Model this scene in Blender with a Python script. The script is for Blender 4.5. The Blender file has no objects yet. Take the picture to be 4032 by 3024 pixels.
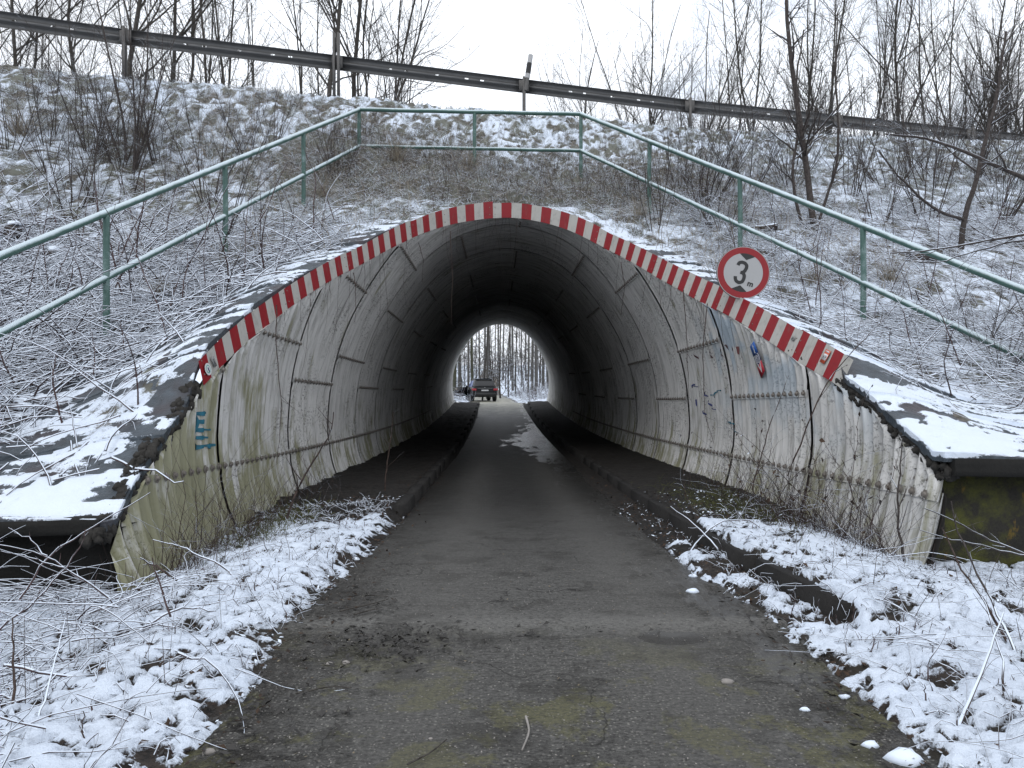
import bpy, math, random
import numpy as np
from mathutils import Vector, Matrix
R_ = math.radians
scene = bpy.context.scene
col = scene.collection
rng = np.random.default_rng(7)
random.seed(7)

# ------------------------------------------------------------------ camera, world, sun, exposure
cam_d = bpy.data.cameras.new('camera')
cam = bpy.data.objects.new('camera', cam_d); col.objects.link(cam)
cam_d.sensor_width = 36.0
cam_d.lens = 27.03
cam_d.clip_start = 0.05; cam_d.clip_end = 2000
cam.location = (-0.17, 0, 1.2)
cam.rotation_euler = (R_(90 - 0.19), 0, R_(-1.07))
scene.camera = cam

world = bpy.data.worlds.new('World'); scene.world = world
world.use_nodes = True
wt = world.node_tree; wt.nodes.clear()
def wn(t, **k):
    n = wt.nodes.new(t)
    for a, b in k.items(): setattr(n, a, b)
    return n
SUN_EL, SUN_AZ = 48, 200
sky = wn('ShaderNodeTexSky', sky_type='NISHITA', sun_disc=False, sun_elevation=R_(SUN_EL), sun_rotation=R_(SUN_AZ))
skm = wn('ShaderNodeMixRGB', blend_type='MULTIPLY'); skm.inputs[0].default_value = 1
skm.inputs[2].default_value = (0.10, 0.10, 0.10, 1)
wt.links.new(sky.outputs[0], skm.inputs[1])
tc = wn('ShaderNodeTexCoord')
nz = wn('ShaderNodeTexNoise'); nz.inputs['Scale'].default_value = 1.9; nz.inputs['Detail'].default_value = 5
wt.links.new(tc.outputs['Generated'], nz.inputs['Vector'])
r1 = wn('ShaderNodeValToRGB')      # overcast cloud: white with greyer bellies
r1.color_ramp.elements[0].position = 0.40; r1.color_ramp.elements[0].color = (0.60, 0.62, 0.66, 1)
r1.color_ramp.elements[1].position = 0.56; r1.color_ramp.elements[1].color = (1.03, 1.08, 1.16, 1)
wt.links.new(nz.outputs['Fac'], r1.inputs[0])
nz2 = wn('ShaderNodeTexNoise'); nz2.inputs['Scale'].default_value = 3.1; nz2.inputs['Detail'].default_value = 4
wt.links.new(tc.outputs['Generated'], nz2.inputs['Vector'])
r2 = wn('ShaderNodeValToRGB')      # cover of the cloud, with a few thin places
r2.color_ramp.elements[0].position = 0.36; r2.color_ramp.elements[0].color = (0.55,)*3 + (1,)
r2.color_ramp.elements[1].position = 0.45; r2.color_ramp.elements[1].color = (1, 1, 1, 1)
wt.links.new(nz2.outputs['Fac'], r2.inputs[0])
mx = wn('ShaderNodeMixRGB')
wt.links.new(r2.outputs[0], mx.inputs[0]); wt.links.new(skm.outputs[0], mx.inputs[1]); wt.links.new(r1.outputs[0], mx.inputs[2])
bg = wn('ShaderNodeBackground'); bg.inputs[1].default_value = 1.36
wo = wn('ShaderNodeOutputWorld')
wt.links.new(mx.outputs[0], bg.inputs[0]); wt.links.new(bg.outputs[0], wo.inputs[0])

sun_d = bpy.data.lights.new('sun', 'SUN'); sun_d.energy = 0.6; sun_d.angle = R_(25); sun_d.color = (1.0, 0.97, 0.93)
sun = bpy.data.objects.new('sun', sun_d); col.objects.link(sun)
sd = Vector((math.sin(R_(SUN_AZ)) * math.cos(R_(SUN_EL)), math.cos(R_(SUN_AZ)) * math.cos(R_(SUN_EL)), math.sin(R_(SUN_EL))))
sun.rotation_euler = sd.to_track_quat('Z', 'Y').to_euler()
scene.view_settings.view_transform = 'Standard'
scene.view_settings.look = 'None'
scene.view_settings.exposure = 0.0
scene.view_settings.gamma = 1.0
scene.render.engine = 'CYCLES'
scene.cycles.max_bounces = 6
scene.cycles.diffuse_bounces = 1
scene.cycles.use_denoising = True

# ------------------------------------------------------------------ helpers: noise, mesh, tags
def _h(ix, iy, seed):
    n = (ix.astype(np.int64) * 374761393 + iy.astype(np.int64) * 668265263 + seed * 1442695041) & 0xFFFFFFFF
    n = ((n ^ (n >> 13)) * 1274126177) & 0xFFFFFFFF
    return ((n ^ (n >> 16)) & 0xFFFFFF) / float(0xFFFFFF)
def vnoise(x, y, seed=0):
    ix = np.floor(x); iy = np.floor(y); fx = x - ix; fy = y - iy
    fx = fx*fx*(3-2*fx); fy = fy*fy*(3-2*fy)
    a = _h(ix, iy, seed); b = _h(ix+1, iy, seed); c = _h(ix, iy+1, seed); d = _h(ix+1, iy+1, seed)
    return (a*(1-fx)+b*fx)*(1-fy) + (c*(1-fx)+d*fx)*fy
def fbm(x, y, s, o=4, seed=0, g=0.5):
    x = np.asarray(x, float)*s; y = np.asarray(y, float)*s; t = 0; a = 1; n = 0
    for i in range(o):
        t = t + a*vnoise(x + 17.3*i, y - 9.1*i, seed+i*7); n += a; a *= g
        x, y = (x*0.8 - y*0.6)*2.03, (x*0.6 + y*0.8)*2.03
    return t/n
def sstep(a, b, x):
    t = np.clip((x-a)/(b-a), 0, 1); return t*t*(3-2*t)

def mesh(name, V, F, mats=None, mi=None, smooth=True, attrs=None, uv=None):
    """F: (n,k) array or list of such arrays"""
    V = np.asarray(V, np.float32).reshape(-1, 3)
    Fs = F if isinstance(F, list) else [F]
    Fs = [np.asarray(f, np.int32) for f in Fs if len(f)]
    me = bpy.data.meshes.new(name)
    nl = sum(f.size for f in Fs); nf = sum(len(f) for f in Fs)
    me.vertices.add(len(V)); me.vertices.foreach_set('co', V.ravel())
    me.loops.add(nl); me.polygons.add(nf)
    lv = np.concatenate([f.ravel() for f in Fs])
    tot = np.concatenate([np.full(len(f), f.shape[1], np.int32) for f in Fs])
    me.loops.foreach_set('vertex_index', lv)
    me.polygons.foreach_set('loop_start', np.concatenate([[0], np.cumsum(tot)[:-1]]).astype(np.int32))
    me.polygons.foreach_set('loop_total', tot)
    if smooth: me.polygons.foreach_set('use_smooth', np.ones(nf, bool))
    for m in (mats if isinstance(mats, (list, tuple)) else [mats]):
        if m: me.materials.append(m)
    if mi is not None: me.polygons.foreach_set('material_index', np.asarray(mi, np.int32))
    me.update(calc_edges=True)
    if attrs:
        for k, a in attrs.items():
            at = me.attributes.new(k, 'FLOAT', 'POINT'); at.data.foreach_set('value', np.asarray(a, np.float32).ravel())
    if uv is not None:
        ul = me.uv_layers.new(name='UVMap'); ul.data.foreach_set('uv', np.asarray(uv, np.float32)[lv].ravel())
    me.validate(verbose=False)
    return me
def obj(name, me, parent=None, loc=None, rot=None):
    o = bpy.data.objects.new(name, me); col.objects.link(o)
    if parent: o.parent = parent
    if loc is not None: o.location = loc
    if rot is not None: o.rotation_euler = rot
    return o
def tag(o, label=None, cat=None, group=None, kind=None):
    if label: o['label'] = label
    if cat: o['category'] = cat
    if group: o['group'] = group
    if kind: o['kind'] = kind
    return o
def thing(name, label, cat, loc=(0, 0, 0), rz=0, group=None):
    o = obj(name, None, None, loc, (0, 0, rz)); o.empty_display_size = 0.2
    return tag(o, label, cat, group)
def grid_faces(nr, nc, off=0):
    i = np.arange(nr-1)[:, None]*nc + np.arange(nc-1)[None, :]
    i = i.ravel() + off
    return np.stack([i, i+1, i+nc+1, i+nc], 1)
class MB:
    def __init__(s): s.V = []; s.F = {}; s.n = 0; s.M = {}
    def add(s, V, F, m=0):
        V = np.asarray(V, float).reshape(-1, 3); F = np.asarray(F, int)
        s.V.append(V); s.F.setdefault(F.shape[1], []).append(F + s.n); s.M.setdefault(F.shape[1], []).append(np.full(len(F), m)); s.n += len(V)
        return s
    def box(s, c, d, m=0, rot=None, taper=1.0):
        x, y, z = [q/2 for q in d]
        V = np.array([(-x,-y,-z),(x,-y,-z),(x,y,-z),(-x,y,-z),(-x*taper,-y*taper,z),(x*taper,-y*taper,z),(x*taper,y*taper,z),(-x*taper,y*taper,z)])
        if rot is not None: V = V @ np.array(rot.to_3x3() if hasattr(rot, 'to_3x3') else rot).T
        return s.add(V + np.array(c), [(0,3,2,1),(4,5,6,7),(0,1,5,4),(1,2,6,5),(2,3,7,6),(3,0,4,7)], m)
    def tube(s, P, r, k=8, m=0, caps=True):
        P = np.asarray(P, float); r = np.broadcast_to(np.asarray(r, float), (len(P),))
        V, F = tubes(P[None], r[None], k)
        s.add(V, F, m)
        if caps:
            for e in (0, len(P)-1):
                ids = np.arange(k) + e*k
                s.add(np.vstack([V[ids], P[e]]), [(i, (i+1) % k, k) if e else ((i+1) % k, i, k) for i in range(k)], m)
        return s
    def build(s, name, mats, parent=None, smooth=False, **k):
        Fs = []; mi = []
        for q in sorted(s.F): Fs.append(np.concatenate(s.F[q])); mi.append(np.concatenate(s.M[q]))
        me = mesh(name, np.concatenate(s.V), Fs, mats, np.concatenate(mi), smooth)
        return obj(name, me, parent, **k)
def tubes(P, Rr, k=3):
    """P (N,S,3), Rr (N,S) -> verts, quads"""
    N, S, _ = P.shape
    T = np.gradient(P, axis=1); T /= np.linalg.norm(T, axis=2, keepdims=True) + 1e-9
    ref = np.where(np.abs(T[..., 2:3]) > 0.9, np.array([1., 0, 0]), np.array([0, 0, 1.]))
    A = np.cross(T, ref); A /= np.linalg.norm(A, axis=2, keepdims=True) + 1e-9
    B = np.cross(A, T)
    th = np.arange(k)*2*np.pi/k + np.pi/2
    V = P[:, :, None, :] + Rr[:, :, None, None]*(A[:, :, None, :]*np.cos(th)[None, None, :, None] + B[:, :, None, :]*np.sin(th)[None, None, :, None])
    n = np.arange(N)[:, None, None]*S*k; s_ = np.arange(S-1)[None, :, None]*k; q = np.arange(k)[None, None, :]; q2 = (q+1) % k
    F = np.stack([n+s_+q, n+s_+q2, n+s_+k+q2, n+s_+k+q], -1).reshape(-1, 4)
    return V.reshape(-1, 3), F[:, ::-1]

# ------------------------------------------------------------------ materials
def mat(name):
    m = bpy.data.materials.new(name); m.use_nodes = True
    return m, m.node_tree, m.node_tree.nodes['Principled BSDF']
class NT:
    def __init__(s, name):
        s.m, s.t, s.b = mat(name); s.l = s.t.links
    def n(s, typ, ins=None, **k):
        nd = s.t.nodes.new(typ)
        for a, v in k.items(): setattr(nd, a, v)
        for a, v in (ins or {}).items():
            sk = nd.inputs[a]
            if hasattr(v, 'is_linked') or isinstance(v, bpy.types.NodeSocket): s.l.new(v, sk)
            else: sk.default_value = v
        return nd
    def noise(s, vec, scale, detail=4, rough=0.55, dist=0.0):
        return s.n('ShaderNodeTexNoise', {'Vector': vec, 'Scale': scale, 'Detail': detail, 'Roughness': rough, 'Distortion': dist}).outputs['Fac']
    def ramp(s, fac, stops, interp='LINEAR'):
        r = s.n('ShaderNodeValToRGB', {0: fac}); cr = r.color_ramp; cr.interpolation = interp
        while len(cr.elements) < len(stops): cr.elements.new(0.5)
        for e, (p, c) in zip(cr.elements, stops):
            e.position = p; e.color = (c if isinstance(c, tuple) else (c, c, c)) + (1,)
        return r.outputs[0]
    def mix(s, f, a, b, mode='MIX'):
        nd = s.n('ShaderNodeMixRGB', blend_type=mode)
        for i, v in zip((0, 1, 2), (f, a, b)):
            if isinstance(v, bpy.types.NodeSocket): s.l.new(v, nd.inputs[i])
            elif i == 0: nd.inputs[0].default_value = v
            else: nd.inputs[i].default_value = tuple(v) + (1,)
        return nd.outputs[0]
    def math(s, op, a, b=0.0, clamp=False):
        nd = s.n('ShaderNodeMath', operation=op, use_clamp=clamp)
        for i, v in ((0, a), (1, b)):
            if isinstance(v, bpy.types.NodeSocket): s.l.new(v, nd.inputs[i])
            else: nd.inputs[i].default_value = v
        return nd.outputs[0]
    def pos(s): return s.n('ShaderNodeNewGeometry').outputs['Position']
    def sep(s, v):
        q = s.n('ShaderNodeSeparateXYZ', {0: v}); return q.outputs
    def map(s, v, sc): return s.n('ShaderNodeMapping', {'Vector': v, 'Scale': sc}).outputs[0]
    def attr(s, name): return s.n('ShaderNodeAttribute', attribute_name=name).outputs['Fac']
    def bump(s, h, strength=0.4, dist=0.02):
        bp = s.n('ShaderNodeBump', {'Height': h, 'Strength': strength, 'Distance': dist}); s.l.new(bp.outputs[0], s.b.inputs['Normal'])
    def set(s, **k):
        for a, v in k.items():
            sk = s.b.inputs[{'color': 'Base Color', 'rough': 'Roughness', 'metal': 'Metallic', 'spec': 'Specular IOR Level', 'coat': 'Coat Weight'}.get(a, a)]
            if isinstance(v, bpy.types.NodeSocket): s.l.new(v, sk)
            else: sk.default_value = tuple(v) + (1,) if isinstance(v, tuple) and len(v) == 3 else v
        return s.m
def simple(name, c, rough=0.6, metal=0.0, spec=0.5, var=0.15, scale=14, bump=0.0):
    t = NT(name); p = t.pos(); f = t.noise(p, scale, 5)
    t.set(color=t.mix(f, tuple(x*(1-var*1.6) for x in c), tuple(min(1, x*(1+var*1.6)) for x in c)), rough=rough, metal=metal, spec=spec)
    if bump: t.bump(f, bump, 0.01)
    return t.m

SNOW = (0.76, 0.84, 0.95)
# snow lying in litter; attribute 'snow' says where it lies
def ground_mat(name, litter_a, litter_b, litter_c=None, sc=1.0):
    t = NT(name); p = t.pos(); s = t.attr('snow')
    a = t.noise(p, 26*sc, 6, 0.7); b = t.noise(p, 90*sc, 4, 0.7); c = t.noise(p, 3.1, 4)
    lit = t.mix(t.ramp(a, [(0.38, 0), (0.62, 1)]), litter_a, litter_b)
    if litter_c: lit = t.mix(t.ramp(c, [(0.42, 0), (0.60, 1)]), lit, litter_c)
    edge = t.math('ADD', s, t.math('MULTIPLY', t.math('SUBTRACT', b, 0.5), 0.55))
    f = t.ramp(edge, [(0.42, 0), (0.58, 1)])
    sn = t.mix(c, (0.70, 0.79, 0.93), (0.79, 0.86, 0.96))
    t.set(color=t.mix(f, lit, sn), rough=t.mix(f, (0.8,)*3, (0.55,)*3), spec=0.35)
    d = t.noise(p, 42*sc, 5, 0.65)
    t.bump(t.math('ADD', t.math('ADD', a, t.math('MULTIPLY', d, 1.2)), t.math('MULTIPLY', b, .5)), 0.8, 0.016)
    return t.m
M = {}
M['verge'] = ground_mat('snowy_litter', (0.012, 0.010, 0.009), (0.055, 0.042, 0.034), (0.03, 0.026, 0.02))
M['bank'] = ground_mat('snowy_bank', (0.03, 0.027, 0.022), (0.18, 0.165, 0.145), (0.15, 0.155, 0.13), 0.6)
M['tunnel_dark'] = ground_mat('dark_tunnel_soil', (0.006, 0.005, 0.005), (0.026, 0.022, 0.018))  # darker soil for the ground inside the tunnel
M['far'] = ground_mat('snowy_forest_floor', (0.05, 0.04, 0.03), (0.12, 0.10, 0.08), None, 0.15)

# slate coloured wet sheets on the collar
t = NT('wet_bitumen_sheet'); p = t.pos(); s = t.attr('snow')
a = t.noise(p, 9, 6, 0.7, 0.8); b = t.noise(p, 70, 4, 0.7); c = t.noise(p, 2.2, 3)
base = t.mix(t.ramp(a, [(.35, 0), (.65, 1)]), (0.022, 0.030, 0.038), (0.075, 0.095, 0.115)); base = t.mix(t.ramp(c, [(0.5, 0), (0.68, 1)]), base, (0.05, 0.04, 0.045))
f = t.ramp(t.math('ADD', s, t.math('MULTIPLY', t.math('SUBTRACT', b, 0.5), 0.5)), [(0.45, 0), (0.55, 1)])
t.set(color=t.mix(f, base, SNOW), rough=t.mix(f, t.ramp(a, [(0.3, 0.25), (0.7, 0.5)]), (0.55,)*3), spec=0.5)
t.bump(t.math('ADD', a, t.math('MULTIPLY', b, 0.4)), 0.9, 0.02)
M['sheet'] = t.m

# stems: dark bark or dry stalks with snow caught on their upper side
def stem_mat(name, ca, cb, snow=0.0, thr=0.35, scale=40, rough=0.75):
    t = NT(name); g = t.n('ShaderNodeNewGeometry'); p = g.outputs['Position']
    a = t.noise(p, scale, 3); c = t.mix(t.ramp(a, [(0.35, 0), (0.65, 1)]), ca, cb)
    if snow > 0:
        nz_ = t.sep(g.outputs['Normal'])[2]
        pn = t.noise(p, 6, 4)
        v = t.math('ADD', nz_, t.math('MULTIPLY', t.math('SUBTRACT', pn, 0.5), 2.2*(1.2-snow)))
        f = t.ramp(v, [(thr, 0), (thr+0.15, 1)])
        c = t.mix(f, c, SNOW)
    t.set(color=c, rough=rough, spec=0.25)
    return t.m
M['bark'] = stem_mat('dark_bark', (0.030, 0.026, 0.022), (0.075, 0.068, 0.06), 0)
M['bark_moss'] = stem_mat('greenish_bark', (0.045, 0.048, 0.028), (0.09, 0.09, 0.06), 0)
M['bark_snow'] = stem_mat('bark_with_snow', (0.035, 0.028, 0.026), (0.08, 0.068, 0.062), 0.75, 0.62)
M['cane'] = stem_mat('snowy_cane', (0.045, 0.030, 0.031), (0.12, 0.082, 0.080), 0.95, 0.34)
M['cane_dark'] = stem_mat('dark_cane', (0.03, 0.022, 0.02), (0.085, 0.06, 0.05), 0.6, 0.72)
M['hay'] = stem_mat('dry_grass', (0.17, 0.14, 0.105), (0.40, 0.35, 0.27), 0.8, 0.62, 9)
M['grass'] = stem_mat('winter_grass', (0.15, 0.165, 0.145), (0.40, 0.42, 0.38), 1.0, 0.22, 5)
M['leaf'] = stem_mat('dead_leaf', (0.022, 0.014, 0.010), (0.075, 0.045, 0.028), 0.5, 0.9, 12)
M['wet_leaf'] = stem_mat('wet_dead_leaf', (0.018, 0.012, 0.009), (0.06, 0.036, 0.022), 0)
M['pale_leaf'] = stem_mat('pale_dead_leaf', (0.10, 0.085, 0.06), (0.24, 0.2, 0.14), 0)
M['moss_grass'] = stem_mat('mossy_grass', (0.04, 0.05, 0.015), (0.13, 0.13, 0.05), 0.0, 0.9, 12)

# painted corrugated steel
t = NT('weathered_white_steel'); uvn = t.n('ShaderNodeUVMap').outputs[0]; p = t.pos(); X, Y, Z = t.sep(p)[0], t.sep(p)[1], t.sep(p)[2]
st = t.noise(t.map(uvn, (0.8, 7.0, 1)), 1.6, 6, 0.65)          # streaks down the wall
st2 = t.noise(t.map(uvn, (1.0, 22.0, 1)), 1.3, 4, 0.6)
sp = t.noise(p, 34, 5, 0.75); bl = t.noise(p, 1.7, 5)
rnd = t.n('ShaderNodeObjectInfo').outputs['Random']
c = t.mix(rnd, (0.58, 0.575, 0.56), (0.70, 0.69, 0.67))
c = t.mix(t.math('MULTIPLY', t.ramp(st, [(0.46, 0), (0.66, 1)]), 0.5), c, (0.22, 0.215, 0.205))
c = t.mix(t.math('MULTIPLY', t.ramp(st2, [(0.56, 0), (0.70, 1)]), 0.5), c, (0.12, 0.115, 0.105))
c = t.mix(t.math('MULTIPLY', t.math('MULTIPLY', t.ramp(sp, [(0.52, 0), (0.62, 1)]), t.ramp(bl, [(0.48, 0), (0.58, 1)])), 0.75), c, (0.075, 0.072, 0.065))
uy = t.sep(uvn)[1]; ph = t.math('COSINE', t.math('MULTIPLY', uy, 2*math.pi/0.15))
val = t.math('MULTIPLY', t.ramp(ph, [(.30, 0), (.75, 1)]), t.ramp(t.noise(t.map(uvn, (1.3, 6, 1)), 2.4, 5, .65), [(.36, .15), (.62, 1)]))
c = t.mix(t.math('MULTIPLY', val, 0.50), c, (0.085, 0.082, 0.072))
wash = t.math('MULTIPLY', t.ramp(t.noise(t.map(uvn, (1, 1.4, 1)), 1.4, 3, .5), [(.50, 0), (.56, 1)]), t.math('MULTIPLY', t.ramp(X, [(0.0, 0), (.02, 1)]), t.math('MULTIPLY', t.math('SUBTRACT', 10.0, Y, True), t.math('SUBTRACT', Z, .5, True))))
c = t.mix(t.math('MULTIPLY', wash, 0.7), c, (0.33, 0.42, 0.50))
big = t.noise(t.map(uvn, (1, 1.6, 1)), 1.1, 4, .6)
# green algae: stronger towards the portal edge on the left and near the ground
low = t.math('SUBTRACT', 1.0, t.math('DIVIDE', t.math('SUBTRACT', Z, -0.1), 1.1), True)
lft = t.math('MULTIPLY', t.math('MULTIPLY', t.math('SUBTRACT', 0.0, X), 0.8, True), t.math('DIVIDE', t.math('SUBTRACT', 9.5, Y), 3.2, True))
alg = t.math('ADD', t.math('MULTIPLY', low, 0.30), t.math('MULTIPLY', lft, 0.30))
al = t.ramp(t.math('MULTIPLY', t.math('ADD', t.math('MULTIPLY', st, 1.3), t.math('ADD', alg, t.math('MULTIPLY', big, 1.0))), .5), [(.66, 0), (.78, 1)])
c = t.mix(t.math('MULTIPLY', al, 0.8), c, (0.21, 0.205, 0.10))
rust = t.ramp(t.noise(t.map(uvn, (1.6, 9, 1)), 2.0, 5, 0.7), [(0.70, 0), (0.78, 1)])
c = t.mix(t.math('MULTIPLY', rust, 0.35), c, (0.16, 0.07, 0.035))
t.set(color=c, rough=0.7, spec=0.15); t.bump(t.math('ADD', sp, st), 0.35, 0.006)
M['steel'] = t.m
M['bolt'] = simple('dirty_bolt', (0.19, 0.17, 0.15), 0.6, 0.2, var=0.3, scale=30)
M['black'] = simple('dark_backing', (0.02, 0.019, 0.018), 0.9)
# concrete
def concrete(name, ca, cb, moss=0.0):
    t = NT(name); p = t.pos(); a = t.noise(p, 6, 7, 0.7); b = t.noise(p, 60, 4, 0.7)
    c = t.mix(a, ca, cb); c = t.mix(t.math('MULTIPLY', t.ramp(b, [(0.5, 0), (0.7, 1)]), 0.5), c, tuple(x*0.45 for x in ca))
    if moss:
        m1 = t.ramp(t.noise(p, 4.2, 6, 0.7), [(0.5-0.1*moss, 0), (0.62, 1)])
        c = t.mix(t.math('MULTIPLY', m1, 0.85), c, (0.095, 0.10, 0.018))
        m2 = t.ramp(t.noise(t.map(p, (1, 1, .4)), 9, 5, 0.7), [(0.62, 0), (0.68, 1)])
        c = t.mix(t.math('MULTIPLY', m2, 0.7), c, (0.16, 0.10, 0.02))
    t.set(color=c, rough=0.85, spec=0.3); t.bump(t.math('ADD', a, b), 0.6, 0.01)
    return t.m
M['conc'] = concrete('dark_concrete', (0.035, 0.034, 0.032), (0.085, 0.082, 0.078))
M['conc_black'] = concrete('near_black_concrete', (0.006, 0.006, 0.0055), (0.02, 0.019, 0.017))  # near black, for the slab lips and the left wall
M['conc_moss'] = concrete('mossy_concrete', (0.014, 0.013, 0.012), (0.04, 0.037, 0.03), 1.0)
M['rubble'] = concrete('crumbled_mortar', (0.012, 0.011, 0.010), (0.06, 0.056, 0.05))
M['kerb'] = concrete('kerb_stone_grey', (0.011, 0.010, 0.010), (0.032, 0.030, 0.028))

# road
t = NT('wet_asphalt'); p = t.pos(); q = t.sep(p); X, Y = q[0], q[1]
big = t.noise(p, 0.9, 5, 0.6); med = t.noise(p, 7, 6, 0.7); fine = t.noise(p, 130, 4, 0.8); strk = t.noise(t.map(p, (1.2, 9, 1)), 4, 5, 0.7)
near = t.math('SUBTRACT', 1.0, t.math('DIVIDE', t.math('SUBTRACT', Y, 2.9), 0.9), True)
edge_n = t.math('ADD', t.math('MULTIPLY', t.math('ABSOLUTE', t.math('SUBTRACT', X, 0.05)), 0.75), t.math('MULTIPLY', t.math('SUBTRACT', med, 0.5), 0.9))
c = t.mix(t.ramp(big, [(0.3, 0), (0.7, 1)]), (0.075, 0.073, 0.069), (0.128, 0.125, 0.118))
c = t.mix(t.math('MULTIPLY', t.ramp(strk, [(0.45, 0), (0.7, 1)]), 0.6), c, (0.17, 0.165, 0.155))
c = t.mix(t.math('MULTIPLY', t.ramp(edge_n, [(0.62, 0), (0.92, 1)]), 0.85), c, (0.030, 0.026, 0.022))
vor = t.n('ShaderNodeTexVoronoi', {'Vector': t.map(p, (1, 1.0, 1)), 'Scale': 62.0, 'Randomness': 1.0}); vd = vor.outputs['Distance']
vcol = t.sep(vor.outputs['Color'])[0]
gran = t.noise(t.map(p, (1, 1.5, 1)), 48, 5, 0.85)
peb = t.math('MULTIPLY', t.ramp(vd, [(0.26, 1), (0.40, 0)]), t.ramp(vcol, [(0.45, 0), (0.8, 1)]))
pebn = t.math('MULTIPLY', peb, t.math('ADD', t.math('MULTIPLY', near, 0.8), 0.18))
c = t.mix(pebn, c, (0.33, 0.32, 0.29))
c = t.mix(t.ramp(gran, [(0.40, 0.75), (0.50, 0)]), c, (0.022, 0.021, 0.020))
c = t.mix(t.math('MULTIPLY', t.ramp(gran, [(0.52, 0), (0.64, 1)]), t.math('ADD', 0.45, t.math('MULTIPLY', near, 0.4))), c, (0.185, 0.18, 0.168))
c = t.mix(t.math('MULTIPLY', t.ramp(fine, [(0.5, 0), (0.66, 1)]), 0.5), c, (0.17, 0.165, 0.155))
alg = t.math('MULTIPLY', t.math('MULTIPLY', t.ramp(t.noise(p, 1.7, 6, 0.75, 0.3), [(0.50, 0), (0.55, 1)]), t.ramp(gran, [(.42, .35), (.55, 1)])), near)
c = t.mix(t.math('MULTIPLY', alg, 0.60), c, (0.155, 0.15, 0.060))
# construction joint across the road and hairline cracks
wav = t.math('ADD', Y, t.math('ADD', t.math('MULTIPLY', t.math('SUBTRACT', t.noise(p, 1.3, 5), 0.5), 0.45), t.math('MULTIPLY', t.math('SUBTRACT', med, .5), .10)))
jd = t.math('ABSOLUTE', t.math('SUBTRACT', wav, 3.60))
c = t.mix(t.math('MULTIPLY', t.math('MULTIPLY', t.ramp(jd, [(0.0, 1), (0.03, 0)]), t.ramp(strk, [(.4, .1), (.6, 1)])), 0.75), c, (0.02, 0.018, 0.016))
jl = t.math('ABSOLUTE', t.math('SUBTRACT', wav, 3.78))
c = t.mix(t.math('MULTIPLY', t.math('MULTIPLY', t.ramp(jl, [(0.02, 1), (0.24, 0)]), t.ramp(gran, [(.38, .2), (.56, 1)])), 0.6), c, (0.24, 0.235, 0.22))
tunnel_dark = t.math('DIVIDE', t.math('SUBTRACT', t.math('ADD', Y, t.math('MULTIPLY', big, 4.0)), 6.2), 4.5, True)
c = t.mix(t.math('MULTIPLY', tunnel_dark, .85), c, (.016, .0155, .014))  # road painted darker into the tunnel: wet asphalt plus the tunnel's shade
far_daylight = t.math('DIVIDE', t.math('SUBTRACT', t.math('ADD', Y, t.math('MULTIPLY', med, 2.0)), 33.0), 2.0, True)
c = t.mix(t.math('MULTIPLY', far_daylight, 0.85), c, (0.42, 0.41, 0.34))  # daylight inside the far mouth painted into the road colour
pat = t.ramp(t.noise(p, 2.6, 6, .7), [(.52, 0), (.60, 1)])
c = t.mix(t.math('MULTIPLY', pat, .45), c, (.028, .026, .023))
rg = t.math('SUBTRACT', t.math('ADD', 0.62, t.math('MULTIPLY', med, 0.2)), t.math('MULTIPLY', tunnel_dark, 0.30))
wn_ = t.noise(t.map(p, (1.6, .45, 1)), 2.2, 6, .75)
band = t.math('SUBTRACT', 1.0, t.math('ABSOLUTE', t.math('DIVIDE', t.math('SUBTRACT', Y, 20.0), 8.5)), True)
rgt = t.math('ADD', t.math('SUBTRACT', t.math('MULTIPLY', X, .9), t.math('MULTIPLY', t.math('SUBTRACT', 1.0, band), .9)), t.math('MULTIPLY', t.math('SUBTRACT', wn_, .5), 3.2))
wet = t.ramp(rgt, [(.0, 0), (.30, 1)])
rg = t.math('SUBTRACT', rg, t.math('MULTIPLY', wet, .36), True)
c = t.mix(t.math('MULTIPLY', wet, .6), c, (.03, .03, .028))
edg = t.n('ShaderNodeTexVoronoi', {'Vector': t.n('ShaderNodeVectorMath', {0: p, 1: t.n('ShaderNodeTexNoise', {'Vector': p, 'Scale': 2.0, 'Detail': 5}).outputs['Color']}, operation='ADD').outputs[0], 'Scale': 1.15}, feature='DISTANCE_TO_EDGE').outputs['Distance']
crk = t.math('MULTIPLY', t.ramp(edg, [(0.0, 1), (0.012, 0)]), t.ramp(t.noise(p, 1.1, 3), [(.46, 0), (.54, 1)]))
c = t.mix(t.math('MULTIPLY', crk, .8), c, (.014, .013, .012))
trk = t.ramp(t.math('ABSOLUTE', t.math('SUBTRACT', t.math('ABSOLUTE', t.math('SUBTRACT', X, .05)), .52)), [(.05, 1), (.32, 0)])
c = t.mix(t.math('MULTIPLY', trk, .22), c, (.16, .155, .145))
pdx = t.math('DIVIDE', t.math('SUBTRACT', X, .66), .17); pdy = t.math('DIVIDE', t.math('SUBTRACT', Y, 3.60), .095)
pr_ = t.math('ADD', t.math('POWER', t.math('ABSOLUTE', pdx), 2.6), t.math('POWER', t.math('ABSOLUTE', pdy), 2.6))
pud = t.ramp(t.math('MULTIPLY', t.math('ADD', pr_, t.math('MULTIPLY', t.math('SUBTRACT', t.noise(p, 14, 5, .7), .5), 2.4)), .5), [(.40, 1), (.55, 0)])
c = t.mix(t.math('MULTIPLY', pud, .8), c, (.035, .034, .032)); rg = t.math('SUBTRACT', rg, t.math('MULTIPLY', pud, .5), True)
t.set(color=c, rough=rg, spec=t.mix(wet, (.16,)*3, (.6,)*3))
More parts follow.
